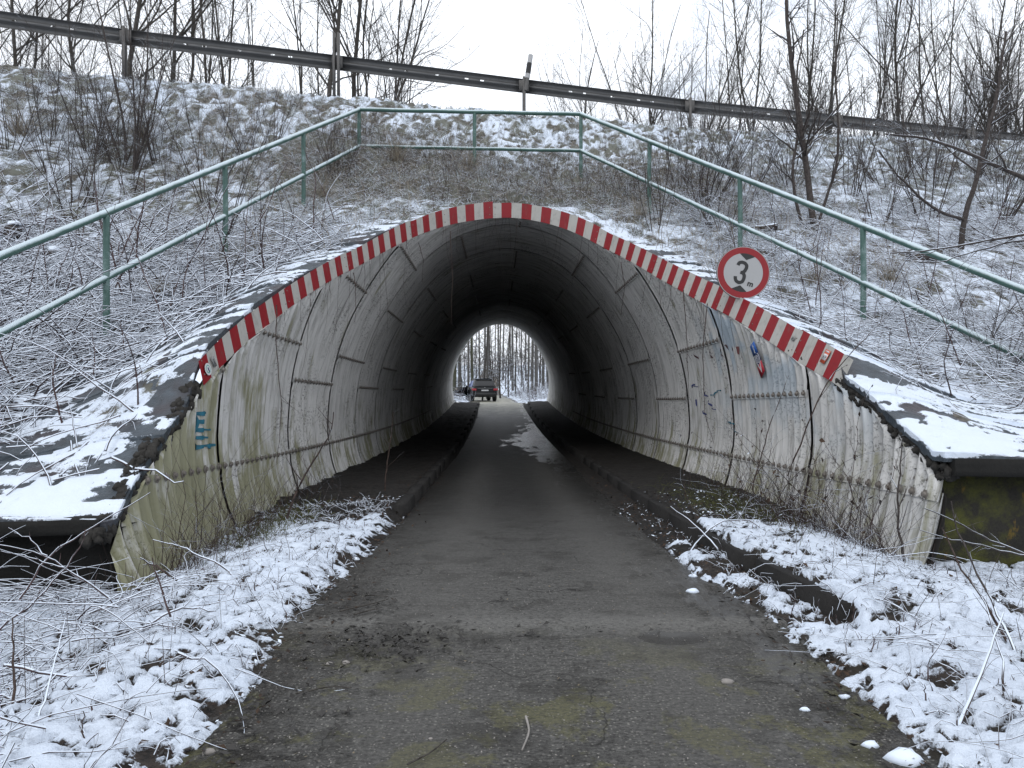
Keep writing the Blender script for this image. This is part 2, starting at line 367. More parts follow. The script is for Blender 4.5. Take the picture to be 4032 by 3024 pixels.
t.bump(t.math('ADD', t.math('ADD', t.math('MULTIPLY', fine, 0.6), t.math('MULTIPLY', pebn, 0.8)), t.math('MULTIPLY', gran, 1.3)), t.math('SUBTRACT', 1.0, t.math('MAXIMUM', t.math('MULTIPLY', wet, .8), t.math('MULTIPLY', pud, .9))), 0.008)
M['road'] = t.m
t = NT('puddle_water'); t.set(color=(0.012, 0.012, 0.011), rough=0.04, spec=0.5); t.bump(t.noise(t.pos(), 5, 2), 0.03, 0.01); M['water'] = t.m
t = NT('wet_film'); p = t.pos(); w = t.noise(t.map(p, (1, .35, 1)), 7, 5, .7); t.set(color=(0.03, 0.03, 0.028), rough=t.ramp(w, [(0.35, .10), (.6, .42)]), spec=0.6); t.bump(w, 0.5, 0.02); M['wet'] = t.m

# metal paint etc.
t = NT('green_painted_pipe'); g = t.n('ShaderNodeNewGeometry'); p = g.outputs['Position']; nzz = t.sep(g.outputs['Normal'])[2]
n1 = t.noise(p, 5, 5, 0.6); n2 = t.noise(p, 55, 4, 0.7)
c = t.mix(n1, (0.040, 0.095, 0.080), (0.075, 0.150, 0.125)); c = t.mix(t.math('MULTIPLY', t.ramp(n2, [(0.6, 0), (0.7, 1)]), 0.5), c, (0.03, 0.05, 0.04))
f = t.ramp(t.math('ADD', nzz, t.math('ADD', t.math('MULTIPLY', t.math('SUBTRACT', n1, 0.5), 0.7), t.math('MULTIPLY', t.math('SUBTRACT', n2, 0.5), 0.35))), [(0.0, 0), (0.50, 1)])  # pale upper half: frost plus light from above, both put into the colour
t.set(color=t.mix(t.math('MULTIPLY', f, 0.9), c, (0.62, 0.72, 0.77)), rough=0.5); t.bump(t.math('ADD', n2, f), 0.4, 0.004)
M['green'] = t.m
M['galv'] = simple('dull_galvanised_steel', (0.115, 0.115, 0.115), 0.55, 0.5, var=0.15, scale=5)
M['galv_dark'] = simple('dirty_galvanised_post', (0.12, 0.115, 0.11), 0.6, 0.4, var=0.25, scale=8)
def enamel(name, c, dirt=0.55):
    t = NT(name); p = t.pos(); n1 = t.noise(p, 9, 6, 0.7); n2 = t.noise(t.map(p, (8, 8, 1.5)), 3, 5, 0.7)
    cc = t.mix(t.math('MULTIPLY', t.ramp(n1, [(0.52, 0), (0.75, 1)]), dirt), c, tuple(x*0.45 for x in c))
    cc = t.mix(t.math('MULTIPLY', t.ramp(n2, [(0.56, 0), (0.74, 1)]), dirt), cc, (0.12, 0.10, 0.08))
    t.set(color=cc, rough=0.45, spec=0.4); return t.m
M['red'] = enamel('red_sheet', (0.25, 0.007, 0.013)); M['white'] = enamel('white_sheet', (0.43, 0.42, 0.39))
M['signred'] = enamel('sign_red', (0.24, 0.007, 0.012), 0.2); M['signwhite'] = enamel('sign_white', (0.36, 0.36, 0.36), 0.12)
M['ink'] = simple('black_print', (0.012, 0.012, 0.012), 0.5)
M['blue'] = simple('blue_sticker', (0.03, 0.12, 0.42), 0.5); M['navy'] = simple('navy_sticker', (0.01, 0.015, 0.09), 0.5)
M['stred'] = simple('red_sticker', (0.42, 0.02, 0.04), 0.5); M['stwhite'] = simple('white_print', (0.62, 0.63, 0.64), 0.5)
M['orange'] = simple('orange_sticker', (0.55, 0.10, 0.05), 0.5)
M['teal'] = simple('teal_spray_paint', (0.012, 0.13, 0.19), 0.6, var=0.4, scale=25); M['violet'] = simple('blue_spray_paint', (0.035, 0.045, 0.16), 0.6, var=0.5, scale=20)
M['paleblue'] = simple('pale_blue_spray_paint', (0.16, 0.26, 0.32), 0.7, var=0.3)
M['stone'] = simple('pale_stone', (0.28, 0.26, 0.24), 0.8, var=0.3)

# ------------------------------------------------------------------ tunnel geometry functions
PR = np.array([(-.45, 2.20), (-.2, 2.36), (0, 2.47), (.22, 2.56), (.55, 2.62), (.9, 2.63), (1.57, 2.55), (2.25, 2.33), (2.9, 1.97), (3.45, 1.55), (3.85, 1.08), (4.07, .6), (4.18, 0)])
def zc(y):
    y = np.asarray(y, float)
    a = -.38*(1-((y-23)/18)**2)
    return np.where(y < 5, 0, np.where(y < 41, a, -0.25*sstep(41, 54, y)))
def catmull(P, n):
    P = np.vstack([2*P[0]-P[1], P, 2*P[-1]-P[-2]]); out = []
    for i in range(1, len(P)-2):
        for t_ in np.linspace(0, 1, n, endpoint=False):
            p0, p1, p2, p3 = P[i-1:i+3]
            out.append(0.5*((2*p1)+(-p0+p2)*t_+(2*p0-5*p1+4*p2-p3)*t_**2+(-p0+3*p1-3*p2+p3)*t_**3))
    out.append(P[-2]); return np.array(out)
half = np.stack([PR[:, 1], PR[:, 0]], 1)
full = np.vstack([half, half[-2::-1]*np.array([-1, 1])])
dense = catmull(full, 12)
arc = np.concatenate([[0], np.cumsum(np.linalg.norm(np.diff(dense, axis=0), axis=1))]); AL = arc[-1]
def prof(a):
    """arc -> x, z, outward normal"""
    x = np.interp(a, arc, dense[:, 0]); z = np.interp(a, arc, dense[:, 1])
    e = 0.03
    tx = np.interp(a+e, arc, dense[:, 0])-np.interp(a-e, arc, dense[:, 0]); tz = np.interp(a+e, arc, dense[:, 1])-np.interp(a-e, arc, dense[:, 1])
    l = np.hypot(tx, tz)+1e-9
    return x, z, tz/l, -tx/l
EDR = [(4.71, .03), (4.73, .41), (4.83, .63), (5.25, .8), (5.67, 1.01), (6.31, 1.22), (7.22, 1.48), (8.2, 1.84), (9.43, 2.24), (10.74, 2.75), (11.9, 3.27), (12.5, 3.73), (12.7, 3.89)]
EDL = [(4.62, -.09), (4.86, .28), (5.23, .49), (5.58, .68), (6.03, .92), (6.32, 1.15), (6.9, 1.43), (7.36, 1.64), (9.0, 2.33), (10.29, 2.84), (11.45, 3.36), (12.1, 3.65), (12.5, 3.83), (12.7, 3.89)]
def ed(tab):
    t_ = np.array(tab); y = t_[:, 0]; zl = t_[:, 1]-zc(y); zl[-1] = 4.18
    return y, zl
yR, zR = ed(EDR); yL, zL = ed(EDL)
def y_edge(a):
    x, z, _, _ = prof(a)
    return np.where(x >= 0, np.interp(z, zR, yR), np.interp(z, zL, yL))
aa = np.linspace(0, AL, 400); exx, ezz, _, _ = prof(aa); eyy = y_edge(aa); eza = ezz + zc(eyy)
mR = exx >= 0
def inner(y, side):
    """x and z of the portal edge at depth y"""
    if side > 0: yy, xx, zz = eyy[mR], exx[mR], eza[mR]
    else: yy, xx, zz = eyy[~mR][::-1], -exx[~mR][::-1], eza[~mR][::-1]
    o = np.maximum.accumulate(yy)
    return np.interp(y, o, xx), np.interp(y, o, zz)
F_, U0, V0, CX, CZ = 1661., 1075., 824., -.17, 1.2      # pixel grid of the photograph seen 2212 wide
def ray(u, v, y): return np.array([CX+(u-U0)/F_*y, y, CZ+(V0-v)/F_*y])
def hit_wall(u, v):
    ys = np.linspace(4.2, 30, 5161); P = np.stack([CX+(u-U0)/F_*ys, ys, CZ+(V0-v)/F_*ys], 1); zl = P[:, 2]-zc(ys)
    xw = np.interp(zl, half[:, 1], half[:, 0]); i = int(np.argmax(np.abs(P[:, 0]) >= xw)); return P[i]
def guard(k): return CX+15.1*(-.4967+.257*k)*1.0 + 15.1*(1+.0614*k)*31/F_, 15.1*(1+.0614*k)
def Ycrest(x):
    k = (((x-CX)/15.1)+.4967-31/F_)/(.257+.0614*31/F_); k = np.clip(k, -3, 9); return 15.1*(1+.0614*k)-0.3
LBy = [4.0, 4.86, 6.1, 8.2, 14.4, 25]; LBz = [.1, .27, .68, 1.66, 5.1, 11.0]
RBy = [4.0, 4.8, 6.6, 9.23, 14.4, 25]; RBz = [.5, .63, .95, 1.92, 5.0, 11.4]
def bank_base(x, y):
    x = np.asarray(x, float); y = np.asarray(y, float)
    Lz = np.where(x < 0, np.interp(y, LBy, LBz), np.interp(y, RBy, RBz))
    w = sstep(-1.5, 1.5, x); Lz = np.interp(y, LBy, LBz)*(1-w)+np.interp(y, RBy, RBz)*w
    Lz = Lz - 0.05*np.maximum(np.abs(x)-5, 0)
    U = 7.05-0.98*(Ycrest(x)-y)
    d = Lz-U; k = 0.5; h = np.clip(0.5+0.5*d/k, 0, 1)
    z = U*(1-h)+Lz*h+k*h*(1-h)
    top = 7.05+0.02*np.sin(x)
    d2 = top-z; k = .35; h = np.clip(0.5+0.5*d2/k, 0, 1)
    return top*(1-h)+z*h-k*h*(1-h)
def bank_z(x, y, side=None):
    """height of the bank with the collar round the opening blended in"""
    z = bank_base(x, y); s = np.where(np.asarray(x) >= 0, 1, -1)
    xr, zr_ = inner(y, 1); xl, zl_ = inner(y, -1)
    xi = np.where(s > 0, xr, xl); zi = np.where(s > 0, zr_, zl_)
    board = 0.02+0.15*sstep(6.0, 6.6, y)
    t_ = np.abs(x)-xi; w = 1-sstep(0.0, 1.5, t_)
    w = np.where(y > 12.7, 1-sstep(12.7, 13.6, y), w)
    w = np.where(y > 12.7, w*(1-sstep(0.2, 2.2, np.abs(x))), w)
    return z*(1-w)+(zi+board)*w
def lean_off(y, side): return (.115 if side > 0 else .06)*sstep(6.0, 6.5, y)*(1-sstep(11.0, 12.6, y))
def clump(x, y):  return fbm(x, y, 2.3, 5, 3)-0.5

def hit_bank(u, v, lo=5.0, hi=30):
    ys = np.linspace(lo, hi, 1500); P = np.stack([CX+(u-U0)/F_*ys, ys, CZ+(V0-v)/F_*ys], 1)
    g = bank_z(P[:, 0], P[:, 1]); i = int(np.argmax(P[:, 2] <= g)); return P[i]

# foreground and tunnel floor
def road_l(y): return np.interp(y, [-10, 2.4, 3.1, 3.9, 5.3, 6.7, 12, 41, 60, 90], [-1.2, -1.18, -1.14, -1.18, -1.08, -1.03, -1.05, -1.1, -2.3, -3.0])
def road_r(y): return np.interp(y, [-10, 2.4, 3.4, 4.3, 4.8, 5.85, 12, 36, 41, 60, 90], [1.25, 1.23, 1.22, 1.16, 1.07, 1.04, 1.08, 1.1, 1.15, .9, -.3])
def floor_z(x, y):
    x = np.asarray(x, float); y = np.asarray(y, float)
    rl, rr = road_l(y), road_r(y)
    dl = np.maximum(rl-x, 0); dr = np.maximum(x-rr, 0)
    n = fbm(x, y, 3.0, 4, 11)-0.5
    inside = sstep(5.5, 8, y)
    zl = 0.05*sstep(0, .2, dl) - np.where(y < 8, 1, 0.3)*0.17*sstep(.5, 1.5, dl)*(1-0.6*inside) + 0.05*inside*sstep(0, .15, dl) + 0.05*sstep(0, .3, dl)*n*2
    kerb = sstep(3.4, 3.8, y)
    zr_ = 0.02*sstep(0, .1, dr) + (0.12*kerb+0.05*(1-kerb))*sstep(.28, .36, dr) - 0.13*sstep(.8, 1.6, dr)*(1-inside) + .07*sstep(.1, .4, dr)*n*(1-0.3*kerb)
    on = (dl <= 0) & (dr <= 0)
    lip = -0.03*np.clip(np.minimum(x-rl, rr-x)/0.05, 0, 1)
    z = np.where(on, lip, zl+zr_)
    rim = np.clip(1-np.minimum(dl+dr, 1)/.35, 0, 1)
    z = z + 0.035*(fbm(x, y, 7, 4, 19)-0.5)*np.where(on, 0.6*np.clip(1-np.minimum(x-rl, rr-x)/.12, 0, 1), 1)
    return z + zc(y)
def snow_verge(x, y):
    """where snow lies on the low ground, about 0..1 around 0.5"""
    rl, rr = road_l(y), road_r(y)
    d = np.maximum(rl-x, x-rr)
    jag = (fbm(x, y, 3.5, 5, 23)-0.5)*0.35
    s = 0.5+np.clip((d+jag-0.02)*2.5, -1, 0.30)
    s -= 0.85*np.clip(fbm(x, y, 11, 4, 31)-0.51, 0, 1)*2.1*(0.55+0.9*fbm(x, y, .9, 3, 77))
    s -= 0.5*sstep(0.58, 0.70, fbm(x, y, 30, 3, 37))*(0.4+1.2*fbm(x, y, 1.7, 2, 71))
    lim = np.where(x < 0, 7.4, 6.3)
    s -= 1.4*sstep(-0.9, 0.5, y-lim+(fbm(x, y, 2, 4, 41)-.5)*1.5)
    # kerb face stays bare
    s -= 0.9*((x-rr > .22) & (x-rr < .33) & (y > 3.6) & (y < 9))*sstep(.35, .5, fbm(x, y, 3, 3, 53))
    s -= 0.6*((x-rr > .02) & (x-rr < .30) & (y > 3.65) & (y < 5.6))*sstep(.42, .6, fbm(x, y, 5, 3, 57))
    return s

# ------------------------------------------------------------------ ground sheets
def sheet(name, xs, ys, zf, sf, m, amp=0.03, label=None, cut=None, kind='structure', fine=True):
    Xg, Yg = np.meshgrid(xs, ys); Z = zf(Xg, Yg); S = sf(Xg, Yg)
    Z = Z + amp*sstep(0.42, 0.75, S) + (amp*0.5*(fbm(Xg, Yg, 30, 3, 61)-.5) if fine else 0)*np.clip(S+.6, 0, 1)*sstep(0.35, .6, S+.15)
    if fine: Z = Z + (0.030*(fbm(Xg, Yg, 7, 3, 201)-.5)+0.014*(fbm(Xg, Yg, 20, 3, 203)-.5))*sstep(.3, .55, S)
    F = grid_faces(len(ys), len(xs))
    if cut is not None:
        keep = ~cut(Xg, Yg).ravel(); F = F[keep[F].any(1)]
    me = mesh(name, np.stack([Xg, Yg, Z], -1).reshape(-1, 3), F, m, attrs={'snow': S})
    o = obj(name, me); o['kind'] = kind
    return o
def tunnel_w(y): return 2.63
g1 = sheet('snowy_verge', np.arange(-5.2, 5.4, .018), np.arange(1.9, 5.3, .018), floor_z, snow_verge, M['verge'], 0.032,
           cut=lambda x, y: ((x > road_l(y)+.25) & (x < road_r(y)-.25)))
# behind the camera and to the sides
def cut_mid(x, y): return (np.abs(x) < 5.15) & (y > 1.95) & (y < 5.25)
g2 = sheet('snowy_ground', np.concatenate([np.arange(-60, -5.2, 2.0), np.arange(-5.2, 5.4, .2), np.arange(6, 61, 2.0)]), np.concatenate([np.arange(-40, 1.6, 1.5), [1.75, 1.92, 2.2, 3, 4, 5.2]]),
           lambda x, y: floor_z(x, np.minimum(y, 5))-0.012, lambda x, y: snow_verge(x, np.minimum(y, 5)), M['verge'], 0.03, cut=lambda x, y: cut_mid(x, y), fine=False)
g3 = sheet('tunnel_ground', np.arange(-2.75, 2.76, .03), np.concatenate([np.arange(5.25, 13, .035), np.arange(13, 41.3, .12)]), floor_z, snow_verge, M['tunnel_dark'], 0.03,
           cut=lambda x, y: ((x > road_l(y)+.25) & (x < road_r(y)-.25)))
# beyond the far portal
def far_z(x, y):
    rl, rr = road_l(y)-.2, road_r(y)+.2; d = np.maximum(np.maximum(rl-x, x-rr), 0)
    return zc(y)-0.02 + 0.55*sstep(0, 4, d) + (fbm(x, y, .5, 4, 91)-.45)*1.0*sstep(.2, 3, d) + 4.5*sstep(75, 190, y)
def far_s(x, y):
    rl, rr = road_l(y)-.2, road_r(y)+.2; d = np.maximum(rl-x, x-rr)
    return 0.5+np.clip(d*1.5, -1, .35)-0.8*np.clip(fbm(x, y, 1.6, 5, 95)-.52, 0, 1)*2
g4 = sheet('forest_floor', np.concatenate([np.arange(-90, -14, 4.), np.arange(-14, 14, .25), np.arange(14, 91, 4.)]), np.concatenate([np.arange(41.2, 80, .3), np.arange(80, 260, 6.)]), far_z, far_s, M['far'], 0.08, fine=False)
# bank above and beside the opening
def snow_bank(x, y):
    hi = sstep(0.2, 1.2, y-(Ycrest(x)-4.6))
    s = 0.64 - 1.6*np.clip(fbm(x, y, 5.0, 5, 101)-0.50, 0, 1)*(1-.5*hi) - 1.2*hi*np.clip(fbm(x, y, 11, 4, 105)-.49, 0, 1) - 0.35*np.clip(fbm(x, y, 16, 3, 103)-0.5, 0, 1)*2
    s -= 0.08*hi*fbm(x, y, 1.1, 3, 107)
    s -= 0.35*np.exp(-((y-13.6)/.8)**2)*(np.abs(x) < 4)
    return s
Vs = []; Fs = []; Ss = []; off = 0
ys = np.concatenate([np.arange(4.86, 14.0, .045), np.arange(14.0, 19.2, .06), np.arange(19.4, 36, 2.0)])
ts = np.concatenate([np.arange(0, 6.5, .05), np.arange(6.5, 12, .1), np.arange(12, 62, 3.)])
for s in (1, -1):
    xi, _ = inner(ys, s); xi = np.where(ys > 12.7, 0.0, xi+lean_off(ys, s))
    Xg = s*(xi[:, None]+ts[None, :]); Yg = np.repeat(ys[:, None], len(ts), 1)
    Z = bank_z(Xg, Yg); sn = snow_bank(Xg, Yg)
    fade = sstep(0.1, .5, ts)[None, :]*np.ones_like(Z); fade = np.where(Yg > 12.7, sstep(12.7, 13.2, Yg), fade)
    Z = Z + fade*(0.16*(fbm(Xg, Yg, 1.6, 4, 111)-.5) + 0.10*(fbm(Xg, Yg, 5.5, 4, 113)-.5)*(1+1.2*sstep(-5, -3, Yg-Ycrest(Xg)))) + 0.025*sstep(.4, .7, sn)
    F = grid_faces(len(ys), len(ts), off)
    if s < 0: F = F[:, ::-1]
    Vs.append(np.stack([Xg, Yg, Z], -1).reshape(-1, 3)); Fs.append(F); Ss.append(sn.ravel()); off += Xg.size
me = mesh('embankment', np.concatenate(Vs), np.concatenate(Fs), M['bank'], attrs={'snow': np.concatenate(Ss)})
bank = tag(obj('embankment', me), kind='structure')
# far slope of the embankment down to the far portal
def fs_z(x, y): 
    return np.interp(y, [34, 36, 41.2], [7.05, 6.6, 4.35])
Xs = np.concatenate([np.arange(-60, -6, 4.), np.arange(-6, 6.1, .5), np.arange(8, 61, 4.)])
me = mesh('far_embankment', np.array([[x, y, np.interp(y, [34, 34.6, 35.2], [7.05, 6.9, 6.6])] for y in (34, 34.6, 35.2) for x in Xs]), grid_faces(3, len(Xs)), M['bank'], attrs={'snow': np.full(3*len(Xs), .7)})
tag(obj('far_embankment', me), kind='structure')
# masonry around the far opening so that no light leaks in beside the tube
mb = MB(); A = np.linspace(0, AL, 49); px, pz, nx, nzv = prof(A); yf_ = 42.6-4.6*np.clip(pz/4.18, 0, 1)**1.1
P0 = np.stack([px+nx*.02, yf_, pz+nzv*.02+zc(yf_)], 1); P1 = np.stack([px+nx*.9, yf_-.3, pz+nzv*.5+zc(yf_)], 1); P2 = np.stack([px+nx*9, np.where(nzv > .5, 33.9, yf_-.5), np.where(nzv > .5, 7.0, pz+nzv*2.0)], 1)
mb.add(np.vstack([P0, P1, P2]), [(i, i+1, 49+i+1, 49+i) for i in range(48)]+[(49+i, 49+i+1, 98+i+1, 98+i) for i in range(48)])
tag(mb.build('portal_headwall', M['conc']), kind='structure')

# road
ysr = np.concatenate([np.arange(-30, 1.5, .5), np.arange(1.5, 9, .04), np.arange(9, 41, .1), np.arange(41, 100, .5)])
tr = np.linspace(0, 1, 60)
XL, XR = road_l(ysr)-.06, road_r(ysr)+.06
Xg = XL[:, None]+(XR-XL)[:, None]*tr[None, :]; Yg = np.repeat(ysr[:, None], 60, 1)
Z = zc(Yg)+0.006*np.sin(tr*np.pi)[None, :] + 0.012*(fbm(Xg, Yg, 1.3, 3, 121)-.5) + 0.028*np.clip(Xg, -1, 1.3)*sstep(10, 17, Yg)*(1-sstep(33, 38, Yg)) + 0.006*(fbm(Xg, Yg, 9, 3, 123)-.5)
Z -= 0.022*np.exp(-(((Xg-.66)/.19)**2+((Yg-3.60)/.12)**2))*(0.6+.8*fbm(Xg, Yg, 12, 4, 413)) 
Z += 0.012*np.exp(-((Yg-3.8)/.12)**2)
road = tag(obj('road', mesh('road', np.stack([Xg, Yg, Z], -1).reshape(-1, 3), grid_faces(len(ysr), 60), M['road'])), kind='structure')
def road_zf(x, y): return zc(y)+0.012*(fbm(x, y, 1.3, 3, 121)-.5)+0.006
# water lying on it
def flat(name, xs, ys_, z, label):
    Xq, Yq = np.meshgrid(xs, ys_); me = mesh(name, np.stack([Xq, Yq, np.full_like(Xq, z)], -1).reshape(-1, 3), grid_faces(len(ys_), len(xs)), M['water'])
    return tag(obj(name, me), label, None, None, 'structure')

# ------------------------------------------------------------------ the corrugated tunnel
PITCH, AMP = 0.15, 0.030
def corr(y): return AMP*np.cos(2*np.pi*y/PITCH)
tun = thing('corrugated_tunnel', 'pale grey corrugated steel arch tunnel bolted together from curved plates', 'tunnel', (0, 5, 0))
def y_far(a):
    _, z, _, _ = prof(a); return 42.6-4.6*np.clip(z/4.18, 0, 1)**1.1
def wall_pts(a, y, inset=0.0):
    x, z, nx, nz_ = prof(a); o = corr(y)-inset
    return np.stack([x+nx*o, y, z+nz_*o+zc(y)], -1)
rings = [4.5, 6.79, 9.04, 11.14, 13.24] + [13.24+2.1*i for i in range(1, 13)] + [41.0]
rings = sorted(set([r for r in rings if r <= 38.6]+[42.6]))
a_seam = float(np.interp(0.50, half[:, 1], np.interp(half[:, 1], dense[:len(dense)//2, 1], arc[:len(dense)//2])))
ev = [a_seam, 1.75, 3.75, 5.85, 7.9, 9.75, AL-a_seam]; odd = [a_seam, 2.45, 4.6, 6.9, 8.75, AL-a_seam-.85, AL-a_seam]
bolts = MB(); hexa = np.array([(math.cos(i*math.pi/3), math.sin(i*math.pi/3)) for i in range(6)])
def bolt(a, y, r=.021):
    p = wall_pts(np.array([a]), np.array([y]), 0.012)[0]; x, z, nx, nz_ = [float(q) for q in prof(np.array([a]))]
    n = np.array([-nx, 0, -nz_]); t1 = np.array([0, 1., 0]); t2 = np.cross(n, t1)
    base = p+r*1.0*(hexa[:, :1]*t1+hexa[:, 1:]*t2); top = p+n*.020+r*.85*(hexa[:, :1]*t1+hexa[:, 1:]*t2)
    w = p+n*.002+r*1.7*(hexa[:, :1]*t1+hexa[:, 1:]*t2)
    bolts.add(np.vstack([base, top, p+n*.026]), [(i, (i+1) % 6, 6+(i+1) % 6, 6+i) for i in range(6)])
    bolts.add(np.vstack([top, p+n*.026]), [(i, (i+1) % 6, 6) for i in range(6)])
    bolts.add(np.vstack([w, p+n*.006]), [(i, (i+1) % 6, 6) for i in range(6)])
for ri in range(len(rings)-1):
    y0, y1 = rings[ri], rings[ri+1]
    step = PITCH/8 if y0 < 13 else (PITCH/5 if y0 < 24 else PITCH/3)
    sm = [0.0]+(ev if ri % 2 else odd)+[AL]
    for j in range(len(sm)-1):
        a0, a1 = sm[j], sm[j+1]
        lap = 0.06 if j else 0.0
        na = max(3, int((a1-a0)/.13))
        A = np.linspace(a0-lap, a1, na+1)
        gp_ = .006 if y0 < 6 else (.010 if y0 < 16 else .008)
        ge_ = .005 if y0 < 6 else gp_; Y = np.arange(y0+(.005 if 6 < y0 < 7 else gp_), y1-ge_+1e-6, step); Y[-1] = y1-ge_
        Ag, Yg = np.meshgrid(A, Y); ye = y_edge(Ag) 
        Ycl = np.maximum(Yg, ye) if y0 < 13 else np.minimum(Yg, y_far(Ag))
        inset = 0.018*np.exp(-((Ag-(a0-lap))/0.07)**2) + (0.004 if ri % 2 else 0)
        V = wall_pts(Ag, Ycl, inset).reshape(-1, 3); F = grid_faces(len(Y), len(A))
        if y0 < 13:
            cl = (Yg <= ye).ravel(); F = F[~cl[F].all(1)]
            if len(F) < 6: continue
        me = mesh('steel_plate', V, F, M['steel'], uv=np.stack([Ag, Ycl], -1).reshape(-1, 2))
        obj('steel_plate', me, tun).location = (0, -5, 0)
        if y0 < 27:
            if j:
                for yb in np.arange(y0+PITCH*.5+.0, y1, PITCH):
                    yb2 = round(yb/PITCH-.5)*PITCH+PITCH/2
                    if yb2 > float(y_edge(np.array([a0]))[0])+.06: bolt(a0-.03, yb2)
                    if j in (1, len(sm)-2) and yb2 > float(y_edge(np.array([a0]))[0])+.06 and y0 < 12: bolt(a0+.06, yb2+PITCH/2, .012)
            for ab in np.arange(a0+.2, a1, .42):
                yb = y1-.09 if ri % 2 else y1-.075
                if yb > float(y_edge(np.array([ab]))[0])+.1: bolt(ab, yb+.02)
o = bolts.build('bolts', M['bolt'], tun); o.location = (0, -5, 0); o['kind'] = 'stuff'
# dark shell behind the plates
A = np.linspace(0, AL, 60); Y = np.concatenate([np.arange(4.5, 13, .2), np.arange(13, 43, .6), [42.6]])
Ag, Yg = np.meshgrid(A, Y); Yc = np.minimum(np.maximum(Yg, y_edge(Ag)+.01), y_far(Ag)-.01); x, z, nx, nz_ = prof(Ag)
me = mesh('backing', np.stack([x+nx*.036, Yc, z+nz_*.036+zc(Yc)], -1).reshape(-1, 3), grid_faces(len(Y), 60), M['black'])
obj('backing', me, tun).location = (0, -5, 0)
# crumbling mortar collar along the lower cut edges and thin line along the top
mb = MB()
def edge_pt(y, s, dx=0, dz=0):
    x, z = inner(np.array([y]), s); return np.array([s*(float(x[0])+dx), y, float(z[0])+dz])
def blob(mbx, c, r, m=0):
    th = np.linspace(0, 2*np.pi, 7, endpoint=False); V = []; k_ = random.random()*9
    for h, q in ((-.8, .45), (-.35, .95), (.25, 1.0), (.75, .5)):
        for a in th: e = 1+.35*math.sin(2*a+k_+h*3)+.15*math.sin(5*a+k_*2); V.append((r*q*math.cos(a)*e, r*q*math.sin(a)*e*1.2, r*h))
    V += [(0, 0, -r*.95), (0, 0, r*.95)]; V = np.array(V) @ np.array(Matrix.Rotation(random.random()*6, 3, 'X') @ Matrix.Rotation(random.random()*6, 3, 'Y')).T + np.array(c)
    F = grid_faces(4, 7); F2 = [(i*7+6, i*7, i*7+7, i*7+13) for i in range(3)]
    mbx.add(V, np.vstack([F, F2]), m); mbx.add(V, [(i, 28, (i+1) % 7) for i in range(7)]+[(21+i, 21+(i+1) % 7, 29) for i in range(7)], m)
for s, ylo in ((1, 4.80), (-1, 4.74)):
    yy_ = np.linspace(4.87, 6.05, 70); xi_, zi_ = inner(yy_, s); w1 = .02+.12*fbm(yy_, yy_*0, 7, 4, 401+s); d1 = .02+.20*(fbm(yy_, yy_*0+3, 11, 4, 403+s)-.25)
    mb.add(np.stack([np.stack([s*(xi_+.0), yy_-.02, zi_+.05], 1), np.stack([s*(xi_-.004), yy_-.045, zi_-.01], 1), np.stack([s*(xi_+w1), yy_-.03-.03*w1, zi_-d1], 1), np.stack([s*(xi_+w1+.06), yy_, zi_+.03], 1)], 1).reshape(-1, 3), grid_faces(70, 4))
    for i in range(760):
        y = ylo+(6.35-ylo)*random.random()**1.1
        r = random.uniform(.006, .034)*(1.25 if s < 0 else .9)
        p = edge_pt(max(y, 4.87), s, random.uniform(0.0, .10), random.uniform(-.06, .02)); p[1] = y-random.uniform(0, .06)
        blob(mb, p, r)
for s in (1, -1):
    for i in range(130):
        y = random.uniform(6.8, 12.4); blob(mb, edge_pt(y, s, .02, .01), random.uniform(.010, .028))
o = mb.build('mortar_edge', M['rubble'], tun, smooth=False); o.location = (0, -5, 0); o['kind'] = 'stuff'
# hanging roots under the crown and spray paint on the walls are things of their own
def paint(name, label, m, strokes, w=.02, w0=None):
    """strokes: lists of (arc, y); a thin film following the corrugation"""
    mbp = MB()
    for st in strokes:
        P = np.array(st, float); seg = np.concatenate([[0], np.cumsum(np.linalg.norm(np.diff(P, axis=0), axis=1))]); n = max(4, int(seg[-1]/.012))
        q = np.linspace(0, seg[-1], n); a = np.interp(q, seg, P[:, 0]); y = np.interp(q, seg, P[:, 1])
        ta = np.gradient(a); ty = np.gradient(y); l = np.hypot(ta, ty)+1e-9; na, ny = -ty/l, ta/l
        ww = (w0 if (w0 and abs(P[0, 1]-P[-1, 1]) < .25*abs(P[0, 0]-P[-1, 0])+.02) else w)*(0.8+0.4*np.sin(np.arange(n)*.3))
        rows = [wall_pts(a+na*ww*k, y+ny*ww*k, .0075 + (0.007)) for k in (-.5, -.17, .17, .5)]
        V = np.stack(rows, 1).reshape(-1, 3); mbp.add(V, grid_faces(n, 4))
    return tag(mbp.build(name, m, smooth=True), label, 'graffiti')
def a_of(z, side): 
    hz, ha = dense[:len(dense)//2, 1], arc[:len(dense)//2]; a = float(np.interp(z, hz, ha)); return a if side > 0 else AL-a
def wp(u, v):
    p = hit_wall(u, v); return (a_of(p[2]-float(zc(p[1])), 1 if p[0] > 0 else -1), p[1])
def disp(X0, Y0, zf, pts): return [wp((X0+x*zf)*.54861, (Y0+y*zf)*.54861) for x, y in pts]
z4 = 300/1659
paint('graffiti_tag', 'teal sprayed letters stacked sideways on the left tunnel wall', M['teal'], [
    disp(700, 1550, z4, q) for q in ([(440, 450), (440, 980), (400, 1190)], [(470, 430), (640, 410)], [(450, 600), (610, 600)], [(440, 785), (720, 770)], [(460, 950), (640, 945)], [(380, 1190), (560, 1130), (790, 1110)], [(640, 1150), (740, 1150)])], .032, .075)
z7 = 500/1659
